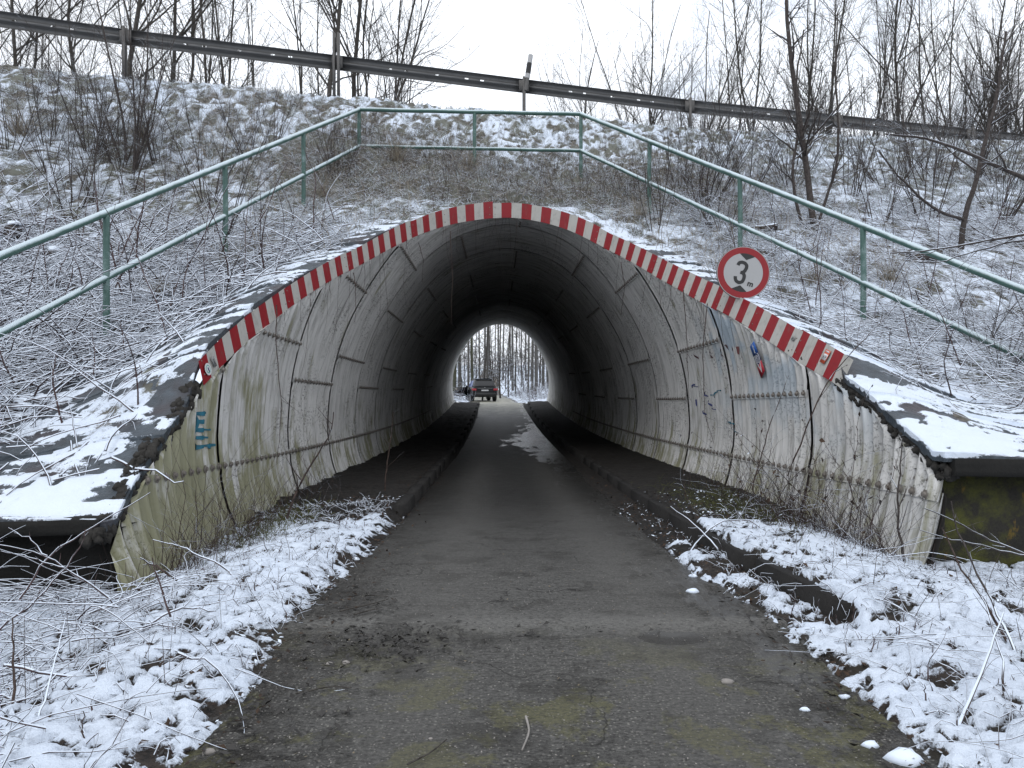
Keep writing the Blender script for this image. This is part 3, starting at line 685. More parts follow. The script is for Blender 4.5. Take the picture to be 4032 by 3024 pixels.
paint('graffiti_scribble', 'thin blue curved scribble on the right tunnel wall beside the dark seam', M['violet'], [
    disp(2600, 1300, z7, q) for q in ([(440, 750), (455, 710), (500, 740)], [(480, 905), (490, 980), (520, 1100)], [(590, 790), (640, 880), (700, 1010), (755, 1050)], [(590, 1050), (640, 1140), (650, 1200)])], .018)
paint('graffiti_scribble', 'pale teal hooked scribble low on the right tunnel wall', M['teal'], [
    disp(2600, 1300, z7, q) for q in ([(930, 1200), (960, 1225), (1000, 1215)], [(985, 1225), (1060, 1400)], [(670, 845), (740, 845)], [(740, 880), (750, 810), (790, 785), (830, 785)])], .014)
paint('paint_drip_row', 'row of short dark red and grey drips high on the right tunnel wall', simple('drip_paint', (.07, .03, .035), .6, var=.5), [
    disp(2600, 1300, z7, q) for q in ([(670, 260), (720, 355)], [(740, 240), (785, 330)], [(815, 240), (860, 330)], [(870, 180), (930, 310)], [(955, 180), (1000, 270)], [(410, 320), (460, 415)], [(470, 300), (525, 400)], [(365, 350), (395, 415)], [(1180, 140), (1215, 220)])], .016)
paint('paint_drip_row', 'broad faded red paint drip beside the thin seam on the right wall', simple('faded_red_paint', (.16, .06, .06), .6, var=.3), [disp(2600, 1300, z7, [(1045, 200), (1070, 300)])], .045)

# stickers stacked on the right wall
def wall_frame(u, v):
    p = hit_wall(u, v); a = a_of(p[2]-float(zc(p[1])), 1 if p[0] > 0 else -1); x, z, nx, nz_ = [float(q) for q in prof(np.array([a]))]
    return p, Vector((-nx, 0, -nz_))
def sticker(name, label, u0, v0, u1, v1, w, mats_, parts):
    """a thin decal whose long side runs from one wall point to another"""
    p0, n0 = wall_frame(u0, v0); p1, n1 = wall_frame(u1, v1); n = (n0+n1).normalized()
    dn = Vector(p1-p0); L = dn.length; dn.normalize(); side = n.cross(dn).normalized()
    o = thing(name, label, 'sticker', tuple(Vector((p0+p1)/2)+n*.040))
    Mx = Matrix((side, -dn, n)).transposed(); o.rotation_euler = Mx.to_euler()
    b = MB()
    for (c, d, m) in parts: b.box((c[0]*w, c[1]*L, .001+.001*m), (d[0]*w, d[1]*L, .002), m)
    b.build('film', mats_, o)
    return o, w, L
def text(parent, s, size, loc, m, rz=0.0, off=0.0, sx=1.0, shear=0.0, name='lettering', extrude=.0008):
    c = bpy.data.curves.new(name, 'FONT'); c.body = s; c.size = size; c.align_x = 'CENTER'; c.align_y = 'CENTER'; c.extrude = extrude; c.offset = off; c.shear = shear
    tmp = bpy.data.objects.new('tmp', c); col.objects.link(tmp); me = bpy.data.meshes.new_from_object(tmp); bpy.data.objects.remove(tmp)
    me.materials.clear(); me.materials.append(m); o = obj(name, me, parent, loc, (0, 0, rz)); o.scale = (sx, 1, 1); return o
def disc(mb, r, z, m, n=40, c=(0, 0), h=.001):
    th = np.linspace(0, 2*np.pi, n, endpoint=False); P = np.stack([c[0]+r*np.cos(th), c[1]+r*np.sin(th)], 1)
    V = np.vstack([np.c_[P, np.full(n, z-h)], np.c_[P, np.full(n, z)], [[c[0], c[1], z]]])
    mb.add(V, [(i, (i+1) % n, n+(i+1) % n, n+i) for i in range(n)], m); mb.add(V, [(n+i, n+(i+1) % n, 2*n) for i in range(n)], m)
def S7(x, y): return ((2600+x*z7)*.54861, (1300+y*z7)*.54861)
o, w, L = sticker('blue_sticker', 'blue rectangular sticker with white letters, topmost of the three on the right wall', *S7(1262, 165), *S7(1320, 300), .17, [M['blue']], [((0, 0), (1, 1), 0)])
text(o, 'ultras', L*.36, (.004, .0, .003), M['stwhite'], R_(-90), .002)
o, w, L = sticker('navy_sticker', 'navy sticker with a white ringed letter S, middle of three on the wall', *S7(1322, 303), *S7(1366, 425), .17, [M['navy']], [((0, 0), (1, 1), 0)])
b = MB(); disc(b, w*.43, .003, 0); disc(b, w*.33, .0036, 1); disc(b, w*.25, .0042, 0); disc(b, w*.17, .0048, 1); b.build('roundel', [M['stwhite'], M['navy']], o)
text(o, 'S', w*.34, (0, 0, .0056), M['stwhite'], 0, .001)
o, w, L = sticker('red_sticker', 'red sticker with a white V mark, lowest of three on the right wall', *S7(1368, 430), *S7(1412, 572), .17, [M['stred']], [((0, 0), (1, 1), 0)])
text(o, 'V', w*.85, (0, .012, .003), M['stwhite'], 0, .004)

# ------------------------------------------------------------------ red and white edge boards
board = thing('striped_edge_board', 'red and white striped sheet metal edging following the tunnel mouth', 'warning board', (0, 9, 3))
def edge_curve(n=700):
    a = np.linspace(0, AL, n); x, z, nx, nz_ = prof(a); y = y_edge(a); zz = z+zc(y); return x, y, zz
ex, ey, ez = edge_curve()
ok = np.where(((ex > 0) & (ez > 1.17)) | ((ex <= 0) & (ez > 1.20)))[0]; ex, ey, ez = ex[ok], ey[ok], ez[ok]
es = np.concatenate([[0], np.cumsum(np.sqrt(np.diff(ex)**2+np.diff(ey)**2+np.diff(ez)**2))]); EL = es[-1]
def ep(s):
    k = 9; return np.stack([np.interp(s, es, ex), np.interp(s, es, ey), np.interp(s, es, ez)], -1)
nst = 2*int(round(EL/.163/2)); sw = EL/nst
def udir(P):
    side = np.clip(P[..., 0]/2.6, -1, 1); d = np.stack([np.where(side > 0, .42*side, .18*side), np.full_like(side, -0.10), np.full_like(side, 1.0)], -1)
    return d/np.linalg.norm(d, axis=-1, keepdims=True)
print('board length', EL, nst)
bounds = [0]; i = 0
for c in (6, 11, 12, 10, 12, 11, 12, 10, 12, 11, 12, 11, 12): bounds.append(bounds[-1]+c)
bounds = [b for b in bounds if b < nst-3]+[nst]
for bi in range(len(bounds)-1):
    i0, i1 = bounds[bi], bounds[bi+1]; mbb = MB(); tilt = random.uniform(-.018, .018); dy = -0.055-0.012*(bi % 2)
    hb, ht = -0.03+random.uniform(-.008, .008), .225+random.uniform(-.006, .006)
    # each sheet is straight between its ends so the edging reads as faceted
    s0, s1 = i0*sw-(.02 if bi % 2 else 0), i1*sw+(.02 if bi % 2 and i1 < nst else 0)
    n = (i1-i0)*3+1; S = np.linspace(s0, s1, n); Pm = ep(S); 
    for kk in range(2): Pm[1:-1] = (Pm[:-2]+2*Pm[1:-1]+Pm[2:])/4
    U = udir(Pm); Pm = Pm+np.array([0, dy, 0])
    slim = np.interp(Pm[:, 0], [-2.4, -1.2], [.80, 1.0])[:, None]
    lo, hi = Pm+U*hb, Pm+U*(ht*slim+tilt*np.linspace(-1, 1, n)[:, None]); bk = np.array([0, .010, 0])
    V = np.vstack([lo, hi, lo+bk, hi+bk, hi+np.array([0, .055, -.004])])
    col_i = ((np.arange(n-1)//3)+i0) % 2
    for f0, f1 in ((0, n), (2*n, 3*n), (n, 4*n)):
        F = [(f0+i, f0+i+1, f1+i+1, f1+i) for i in range(n-1)]
        mbb.add(V, F, 0); mbb.M[4][-1] = col_i.copy()
    mbb.add(V, [(0, n, 3*n, 2*n), (n-1, 2*n-1, 4*n-1, 3*n-1)], 0)
    sh = mbb.build('board_sheet', [M['white'], M['red']] if (nst % 2) else [M['white'], M['red']], board, smooth=False); sh.location = (0, -9, -3)
    # screws
    sc = MB()
    for e in (1, n//2, n-2):
        for h in (.03, .145):
            c = Pm[e]+U[e]*h+np.array([0, -.003, 0]); th = hexa*.008
            sc.add(np.vstack([np.c_[c[0]+th[:, 0], np.full(6, c[1]), c[2]+th[:, 1]], c+np.array([0, -.006, 0])]), [(i, (i+1) % 6, 6) for i in range(6)])
    q = sc.build('screw', M['bolt'], sh)
# stickers on the boards
def board_sticker(name, label, s, h, mats_, build):
    P = ep(np.array([s]))[0]; U = udir(P[None])[0]; T = ep(np.array([s+.05]))[0]-ep(np.array([s-.05]))[0]; T /= np.linalg.norm(T)
    N = np.cross(T, U); N = N if N[1] < 0 else -N; N /= np.linalg.norm(N); U2 = np.cross(N, T); U2 = U2 if U2[2] > 0 else -U2; T2 = np.cross(U2, N)
    o = thing(name, label, 'sticker', tuple(P+np.array([0, -.067, 0])+U*h+N*.012)); o.rotation_euler = Matrix([list(T2), list(U2), list(N)]).transposed().to_euler()
    build(o); return o
def round_st(o):
    b = MB(); disc(b, .052, .002, 0); disc(b, .036, .003, 1); disc(b, .026, .004, 2); b.box((0, -.004, .0045), (.014, .04, .002), 3); b.build('film', [M['stwhite'], simple('pale_green_print', (.2, .42, .38)), M['stwhite'], M['navy']], o)
board_sticker('round_sticker', 'round white sticker with pale green ring on the lowest left red stripe', EL-.12, .045, None, round_st)
def red_st(o):
    b = MB(); b.box((0, 0, .001), (.085, .12, .002), 0); b.box((0, -.005, .0022), (.07, .055, .0015), 1); b.box((0, .045, .0022), (.06, .012, .0015), 1); b.build('film', [M['orange'], M['stwhite']], o)
    text(o, 'FCB', .032, (0, -.005, .0036), M['ink'], R_(12))
board_sticker('rectangular_sticker', 'small orange and white sticker on the second last white stripe at right', sw*2.5, .12, None, red_st)
def grey_st(o):
    b = MB(); b.box((0, 0, .001), (.05, .09, .002), 0); b.build('film', [simple('worn_grey_print', (.2, .2, .2), var=.5, scale=60)], o); text(o, 'nord', .024, (0, .0, .0026), M['ink'], R_(85))
board_sticker('worn_sticker', 'worn grey sticker on the lowest left white stripe', EL-sw*1.5, .055, None, grey_st)
def pale_st(o):
    b = MB(); b.box((0, 0, .001), (.06, .04, .002), 0); b.build('film', [simple('scuffed_grey_print', (.26, .26, .25), var=.5, scale=60)], o); text(o, 'K6', .03, (0, 0, .0026), M['galv'], R_(20))
board_sticker('scuffed_mark', 'faint scuffed grey sticker on a white stripe right of the sign', sw*6.5, .13, None, pale_st)

# ------------------------------------------------------------------ height limit sign
D = .58; yS = (115/F_); sy = D/yS
ps = ray(1608, 588, sy)
sign = thing('height_limit_sign', 'round height limit sign reading 3 m with a red rim above the right stripes', 'road sign', tuple(ps)); sign.rotation_euler = (R_(88), R_(0), R_(-3))
holder = obj('sign_face', None, sign) if False else None
mbs = MB(); r = D/2
th = np.linspace(0, 2*np.pi, 72, endpoint=False); cs = np.stack([np.cos(th), np.sin(th)], 1)
def ring(mb, r0, r1, z, m):
    V = np.vstack([np.c_[cs*r0, np.full(72, z)], np.c_[cs*r1, np.full(72, z)]]); mb.add(V, [(i, (i+1) % 72, 72+(i+1) % 72, 72+i) for i in range(72)], m)
ring(mbs, r*.985, r, .006, 2); V = np.vstack([np.c_[cs*r, np.full(72, .006)], np.c_[cs*r, np.full(72, -.012)]]); mbs.add(V, [(i, 72+i, 72+(i+1) % 72, (i+1) % 72) for i in range(72)], 2)
disc(mbs, r*.985, -.012, 2, 72); ring(mbs, r*.735, r*.965, .0075, 0); ring(mbs, r*.965, r*.985, .0072, 1)
mbs.build('sign_plate', [M['signred'], M['signwhite'], M['galv']], sign)
b = MB(); disc(b, r*.74, .0068, 0, 72); b.build('white_field', [M['signwhite']], sign)
tl = R_(-14)
def pol(name, pts, z, m, parent=sign, rot=tl):
    c, s = math.cos(rot), math.sin(rot); P = [(x*c-y*s, x*s+y*c) for x, y in pts]; n = len(P)
    V = [(x, y, z) for x, y in P]+[(x, y, z-.001) for x, y in P]; b = MB(); b.add(V, [tuple(range(n))]); b.add(V, [(i, n+i, n+(i+1) % n, (i+1) % n) for i in range(n)]); return b.build(name, m, parent)
def arrow(sg):
    a0 = R_(23); P = [(math.sin(q)*r*.735, sg*math.cos(q)*r*.735) for q in np.linspace(-a0, a0, 8)]; P.append((0, sg*r*.49)); return P if sg < 0 else P
pol('arrow_mark', arrow(1), .0082, M['ink']); pol('arrow_mark', arrow(-1)[::-1], .0082, M['ink'])
# numeral built as a thick stroked curve
def stroke(name, pts, w, z, m, parent, rot=0):
    P = np.array(pts, float); seg = np.concatenate([[0], np.cumsum(np.linalg.norm(np.diff(P, axis=0), axis=1))]); n = 40
    q = np.linspace(0, seg[-1], n); X = np.interp(q, seg, P[:, 0]); Yq = np.interp(q, seg, P[:, 1])
    for _ in range(2): X[1:-1] = (X[:-2]+2*X[1:-1]+X[2:])/4; Yq[1:-1] = (Yq[:-2]+2*Yq[1:-1]+Yq[2:])/4
    tx, ty = np.gradient(X), np.gradient(Yq); l = np.hypot(tx, ty); nx, ny = -ty/l, tx/l
    V = np.vstack([np.c_[X+nx*w/2, Yq+ny*w/2, np.full(n, z)], np.c_[X-nx*w/2, Yq-ny*w/2, np.full(n, z)]])
    c, s = math.cos(rot), math.sin(rot); V[:, :2] = V[:, :2] @ np.array([[c, s], [-s, c]])
    b = MB(); b.add(V, [(i, n+i, n+i+1, i+1) for i in range(n-1)]); return b
h3 = r*.40; tw = .043
tw = .037; three = [(-.085, h3*.62), (-.075, h3*.86), (-.035, h3*.985), (.02, h3*.96), (.058, h3*.78), (.062, h3*.50), (.045, h3*.2), (.012, h3*.02)]
three = [(x*.66, y) for x, y in three]; three2 = [(-.02, h3*.02), (.03, h3*.0), (.058, -h3*.2), (.062, -h3*.5), (.048, -h3*.82), (.0, -h3*.98), (-.05, -h3*.9), (-.078, -h3*.66), (-.082, -h3*.45)]
three2 = [(x*.66, y) for x, y in three2]; b = stroke('n', three, tw, .0085, None, None, tl); b2 = stroke('n', three2, tw, .0087, None, None, tl); b.add(b2.V[0], b2.F[4][0]); nb = b.build('numeral', M['ink'], sign); nb.location = (-.02, -.0, 0)
text(sign, 'm', .085, (.075, -.125, .0085), M['ink'], tl-.05, .003, 1.0, 0, 'unit_letter')
b = MB(); b.tube([(0.05, -.1, -.03), (0.05, -.62, -.03)], .03, 12); b.tube([(-.12, .06, -.02), (.12, .06, -.02)], .012, 6); b.build('sign_post', M['galv'], sign)

# ------------------------------------------------------------------ slabs of the collar, lip beams and abutment walls
for s, name, lab in ((-1, 'slate_sheeting', 'dark slate coloured sheeting strips with snow beside the left tunnel edge'), (1, 'slate_sheeting', 'dark slate coloured sheeting strips under snow beside the right tunnel edge')):
    root = thing(name, lab, 'sheeting', (s*3, 5, .5))
    cuts = [4.80, 5.75, 6.6, 7.5, 8.4, 9.4, 10.4, 11.5]
    for i in range(len(cuts)-1):
        y0, y1 = cuts[i]-.06, cuts[i+1]+.0
        Yq = np.linspace(y0, y1, 46); W = np.interp(Yq, [4.8, 6, 7.5, 9, 11.5], [3.4, 2.1, 1.35, .95, .35] if s < 0 else [5.0, 1.7, .95, .7, .3])
        W = W+0.22*(fbm(Yq, Yq*0+i, 2.5, 3, 131+i)-.5)
        tq = np.linspace(0, 1, 130 if i < 2 else 60)
        xi, _ = inner(np.maximum(Yq, 4.87), s); Xg = s*((xi+lean_off(Yq, s))[:, None]-.015+W[:, None]*tq[None, :]); Yg = np.repeat(Yq[:, None], len(tq), 1)
        Z = bank_z(Xg, np.maximum(Yg, 4.87))+.030+0.03*(1-(Yg-y0)/(y1-y0))+.02*np.sin(Xg*3+i)+.02*(fbm(Xg, Yg, 5, 4, 143)-.5)
        Z += 0.02*(fbm(Xg, Yg, 1.6, 3, 137)-.5)
        sn = 0.44 + (0.12 if s > 0 else 0.0) - 2.8*(fbm(Xg*0.5, Yg*1.8, 4.6, 5, 139)-.48) 
        if s > 0: sn += .34*(1-sstep(5.3, 6.6, Yg))
        if s < 0: sn += .32*np.exp(-((Yg-5.0)/.33)**2-((Xg+3.0)/.5)**2)
        sn -= .5*sstep(.55, .7, fbm(Xg, Yg, 16, 3, 141))
        Z += 0.016*sstep(.45, .62, sn)
        V = np.stack([Xg, Yg, Z], -1); Vb = V.copy(); Vb[..., 2] -= .06
        nr, nc = Xg.shape; F = grid_faces(nr, nc); F = F if s > 0 else F[:, ::-1]
        VV = np.vstack([V.reshape(-1, 3), Vb.reshape(-1, 3)]); n0 = nr*nc; idx = np.arange(n0).reshape(nr, nc)
        rim = []
        for line in (idx[0], idx[-1], idx[:, 0], idx[:, -1]): rim.append(np.stack([line[:-1], line[1:], line[1:]+n0, line[:-1]+n0], 1))
        me = mesh('sheet', VV, np.vstack([F]+rim), M['sheet'], smooth=False, attrs={'snow': np.concatenate([sn.ravel(), np.zeros(n0)])})
        me.polygons.foreach_set('use_smooth', np.arange(len(me.polygons)) < len(F))
        ob = obj('sheet', me, root); ob.location = (-s*3, -5, -.5)
def rough_box(name, x0, x1, y0, y1, z0f, z1f, m, label, cat, seed):
    nx_ = int(abs(x1-x0)/.06); mbq = MB(); X_ = np.linspace(x0, x1, nx_); ring_ = []
    for (yy, zz) in ((y1, 0), (y0, 0), (y0, .33), (y0, .66), (y0, 1), (y1, 1)):
        z0, z1 = z0f(X_), z1f(X_); ring_.append(np.stack([X_, yy+(0.03*(fbm(X_, X_*0+zz*9, 4, 4, seed)-.5) if yy == y0 else 0)*np.ones_like(X_), z0+(z1-z0)*zz+(.015*(fbm(X_, X_*0+5, 5, 3, seed+3)-.5) if zz in (0, 1) else 0)], 1))
    V = np.stack(ring_, 1).reshape(-1, 3); k = 6
    F = grid_faces(nx_, k); mbq.add(V, F); mbq.add(V, [tuple(range(5)), tuple((nx_-1)*k+q for q in range(5))])
    o = mbq.build(name, m); return tag(o, label, cat)
lz = lambda X_: bank_z(X_, np.full_like(X_, 4.87))
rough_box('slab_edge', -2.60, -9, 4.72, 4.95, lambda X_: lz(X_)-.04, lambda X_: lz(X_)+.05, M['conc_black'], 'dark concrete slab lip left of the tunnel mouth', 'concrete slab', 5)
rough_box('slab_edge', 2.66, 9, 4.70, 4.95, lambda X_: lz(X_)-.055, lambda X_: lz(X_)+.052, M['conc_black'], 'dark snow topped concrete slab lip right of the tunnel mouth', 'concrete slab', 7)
rough_box('abutment_wall', -2.56, -9, 4.93, 5.2, lambda X_: X_*0-.6, lambda X_: lz(X_)-.03, M['conc_black'], 'black concrete wall under the left slab', 'wall', 9)
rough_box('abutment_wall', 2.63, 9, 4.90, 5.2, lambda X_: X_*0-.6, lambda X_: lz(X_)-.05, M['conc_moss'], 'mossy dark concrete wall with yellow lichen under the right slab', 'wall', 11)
# snow pillow on the right lip
# kerbs
def kerb_line(sd, y_a, y_b, xf, label):
    root = obj('kerb', None, None, (0, y_a, 0)); tag(root, kind='structure'); y = y_a
    while y < y_b:
        L = 1.0 if y < 13 else 2.5
        x0 = xf(y+L/2); zz = float(zc(y+L/2)); h = .125+random.uniform(-.004, .004)
        b = MB(); b.box((0, 0, 0), (.11, L-.010, .34), 0, taper=.97)
        o_ = b.build('kerb_stone', M['kerb'], root); ang = math.atan2(xf(y+L)-xf(y), L)
        o_.location = (x0, y+L/2-y_a, zz+h-.17+.0); o_.rotation_euler = (math.atan2(float(zc(y+L)-zc(y)), L), random.uniform(-.006, .006), -ang); y += L
kerb_line(1, 3.66, 40.5, lambda y: float(road_r(y))+.33, '')
kerb_line(-1, 7.2, 40.5, lambda y: float(road_l(y))-.07, '')

# ------------------------------------------------------------------ green handrail
rail = thing('handrail', 'green painted tube handrail climbing over the tunnel mouth with snow on top', 'railing', (0, 14.4, 5))
Dp = np.array([-2.75, 14.4, 6.27]); Ap = np.array([-4.30, 8.2, 2.98]); Ep = np.array([1.39, 14.4, 6.21]); Gp = np.array([4.25, 9.23, 3.08])
LP0 = Ap+(Ap-Dp)*(1.25); RP0 = Gp+(Gp-Ep)*1.35
def rl(P0, P1, r=.030, sag=0.0): 
    b = MB(); n = 14; t_ = np.linspace(0, 1, n)[:, None]; P = P0*(1-t_)+P1*t_; P = P+0.004*np.sin(np.arange(n)*1.7)[:, None]; b.tube(P, r, 14)
    o_ = b.build('rail', M['green'], rail, smooth=True); o_.location = (0, -14.4, -5); return o_
def mid(P, q): return P+np.array([0, 0, -q])
gap = 79/F_*14.4
for P0, P1 in ((LP0, Dp), (Dp, Ep), (Ep, RP0)):
    rl(P0, P1, .038); rl(mid(P0, gap), mid(P1, gap), .034)
for e in (Dp, Ep):
    b = MB(); th2 = np.linspace(0, np.pi*2, 14, endpoint=False)
    for q in (0, gap):
        b.tube([e+np.array([-.03, 0, -q]), e+np.array([.03, 0, -q])], .041, 12)
    o_ = b.build('elbow', M['green'], rail, smooth=True); o_.location = (0, -14.4, -5)
def post(P):
    g = float(bank_z(np.array(P[0]), np.array(P[1]))); b = MB(); b.tube([P+np.array([0, 0, .0]), P+np.array([random.uniform(-.01, .01), 0, (g-P[2])*.5]), np.array([P[0], P[1], g-.25])], .034, 12)
    o_ = b.build('post', M['green'], rail, smooth=True); o_.location = (0, -14.4, -5)
for t_ in (0, 1/3, 2/3, 1, 4/3): post(Dp*(1-t_)+Ap*t_)
post(Dp*.5+Ep*.5+np.array([.08, 0, 0]))
for t_ in (0, 1/3, 2/3, 1, 4/3): post(Ep*(1-t_)+Gp*t_)

# ------------------------------------------------------------------ guardrail on the crest
gr = thing('guardrail', 'dark galvanised motorway guardrail running along the top of the bank', 'guardrail', (guard(1)[0], guard(1)[1], 7))
g0 = np.array([guard(1)[0], guard(1)[1], 7.])
def gz(k):   # beam centre height, read off the photograph's slope
    X_, Y_ = guard(k); u = U0+(X_-CX)/Y_*F_; v = np.interp(u, [-200, 0, 281, 731, 1130, 1482, 1810, 2108, 2400], [18, 56, 88, 139, 186, 227, 257, 285, 312]); return CZ+(V0-v)/F_*Y_
def gp3(k): X_, Y_ = guard(k); return np.array([X_, Y_, gz(k)])
wprof = [(-.155, .000), (-.150, .020), (-.125, .062), (-.085, .080), (-.050, .062), (-.022, .014), (-.010, .0), (.010, .0), (.022, .014), (.050, .062), (.085, .080), (.125, .062), (.150, .020), (.155, .0)]
for k in range(-3, 10):
    P0, P1 = gp3(k), gp3(k+1); d = P1-P0; L = np.linalg.norm(d); d /= L; n_ = np.array([d[1], -d[0], 0]); n_ = -n_/np.linalg.norm(n_)*1.0
    if n_[1] < 0: n_ = -n_
    cutp = sorted([0, 1.015]+[q for c in (.27, .355, .52, .68, .765) for q in (c-.010, c+.010)]+[.0, .13, .43, .6, .87, .94])
    T_ = np.array(sorted(set(cutp))); V = []
    for tt in T_:
        for (h, dep) in wprof: V.append(P0+d*L*tt+n_*dep+np.array([0, 0, h]))
    F = grid_faces(len(T_), len(wprof)); keep = []
    for fi, f in enumerate(F):
        r_, c_ = divmod(fi, len(wprof)-1); tm = (T_[r_]+T_[r_+1])/2
        keep.append(not (c_ in (6, 7) and any(abs(tm-c) < .009 for c in (.27, .355, .52, .68, .765))))
    F = F[np.array(keep)]
    me = mesh('beam', np.array(V), F, M['galv'], smooth=False); ob = obj('beam', me, gr); ob.location = tuple(-g0)
    so = ob.modifiers.new('thick', 'SOLIDIFY'); so.thickness = .004
    gz_ground = float(bank_z(np.array(P0[0]), np.array(P0[1]-.05)))
    b = MB(); big = (k == 1)
    yb = -.06
    if big:
        for dx in (-.045, .045): b.box((0+dx, yb-.03, 0), (.035, .10, 0), 0) if False else b.box((dx, yb-.05, (0.20+.26-(P0[2]-gz_ground))/2), (.045, .11, P0[2]-gz_ground+.66), 0)
        b.box((0, yb-.03, .33), (.09, .06, .28), 0)
    else:
        b.box((0, yb, (.17-(P0[2]-gz_ground)-.1)/2+.0), (.012, .10, P0[2]-gz_ground+.17+.1), 0); b.box((0, yb-.05, (.17-(P0[2]-gz_ground)-.1)/2), (.06, .010, P0[2]-gz_ground+.27), 0); b.box((.0, yb+.05, (.17-(P0[2]-gz_ground)-.1)/2), (.055, .010, P0[2]-gz_ground+.27), 0)
    for dz in (-.07, .0, .07): 
        b.box((-.09, -.02, dz), (.03, .03, .03), 0); b.box((.09, -.02, dz), (.03, .03, .03), 0)
    b.box((0, -.03, 0), (.22, .012, .24), 0)
    p_ = b.build('post', M['galv_dark'], gr); p_.location = tuple(P0-g0)
P2 = gp3(2)
dl = thing('delineator', 'leaning white and black marker post fixed to the guardrail in the middle', 'marker post', tuple(P2+np.array([.03, -.13, -.15]))); dl.rotation_euler = (R_(2), R_(8.5), 0)
b = MB(); b.tube([(0, 0, 0), (0, 0, .30)], .045, 8, 0); b.build('bracket', [M['galv_dark']], dl)
b = MB(); b.tube([(0, 0, .27), (0, 0, .78)], [.055, .050], 6, 0); b.build('shaft', [simple('grey_white_plastic', (.42, .42, .42), .5)], dl)
b = MB(); b.tube([(0, 0, .37), (0, 0, .60)], [.057, .055], 6, 0); b.build('black_band', [M['ink']], dl)
b = MB(); b.tube([P2+np.array([0, -.12, -.1]), np.array([P2[0], P2[1]-.12, 6.9])], .038, 10); o_ = b.build('tube_post', M['galv_dark'], gr, smooth=True); o_.location = tuple(-g0)

# ------------------------------------------------------------------ woody plants
class Plant:
    """builds limbs level by level; every level is one batch of tapered tubes"""
    def __init__(s, seed): s.r = np.random.default_rng(seed); s.lv = []
    def stems(s, starts, dirs, length, rad, S=12, wig=.08, up=.02, tip=.25):
        N = len(starts); P = np.zeros((N, S, 3)); P[:, 0] = starts; d = np.array(dirs, float); d /= np.linalg.norm(d, axis=1, keepdims=True)
        length = np.broadcast_to(length, (N,)); rad = np.broadcast_to(rad, (N,))
        for i in range(1, S):
            d = d+s.r.normal(0, wig, (N, 3)); d[:, 2] += up; d /= np.linalg.norm(d, axis=1, keepdims=True)
            P[:, i] = P[:, i-1]+d*(length/(S-1))[:, None]
        t = np.linspace(0, 1, S)[None, :]; Rr = rad[:, None]*(1-(1-tip)*t**.9)
        s.lv.append((P, Rr, length)); return s
    def branch(s, n, ratio, angle, S=6, lo=.25, wig=.12, up=.03, rr=.45, tip=.3, jit=.35, hi=1.0):
        P, Rr, Ln = s.lv[-1]; N, S0, _ = P.shape
        idx = np.repeat(np.arange(N), n); t = s.r.uniform(lo, hi, N*n); f = t*(S0-1); i = np.minimum(f.astype(int), S0-2); w = (f-i)[:, None]
        st = P[idx, i]*(1-w)+P[idx, i+1]*w; tan = P[idx, i+1]-P[idx, i]; tan /= np.linalg.norm(tan, axis=1, keepdims=True)
        rv = s.r.normal(0, 1, (N*n, 3)); side = rv-(rv*tan).sum(1, keepdims=True)*tan; side /= np.linalg.norm(side, axis=1, keepdims=True)
        a = np.radians(angle)*s.r.uniform(1-jit, 1+jit, N*n)[:, None]; d = tan*np.cos(a)+side*np.sin(a)
        ln = Ln[idx]*ratio*s.r.uniform(.6, 1.2, N*n)*(1.15-.65*t); rad = np.minimum(Rr[idx, i]*rr*s.r.uniform(.7, 1.2, N*n)+.0006, Rr[idx, i]*.8)
        return s.stems(st, d, ln, rad, S, wig, up, tip)
    def mesh(s, name, levels, ks, m):
        mb_ = MB()
        for q, k in zip(levels, ks):
            P, Rr, _ = s.lv[q]; V, F = tubes(P, Rr, k); mb_.add(V, F)
        return mesh(name, np.concatenate(mb_.V), np.concatenate(mb_.F[4]), m, smooth=True)

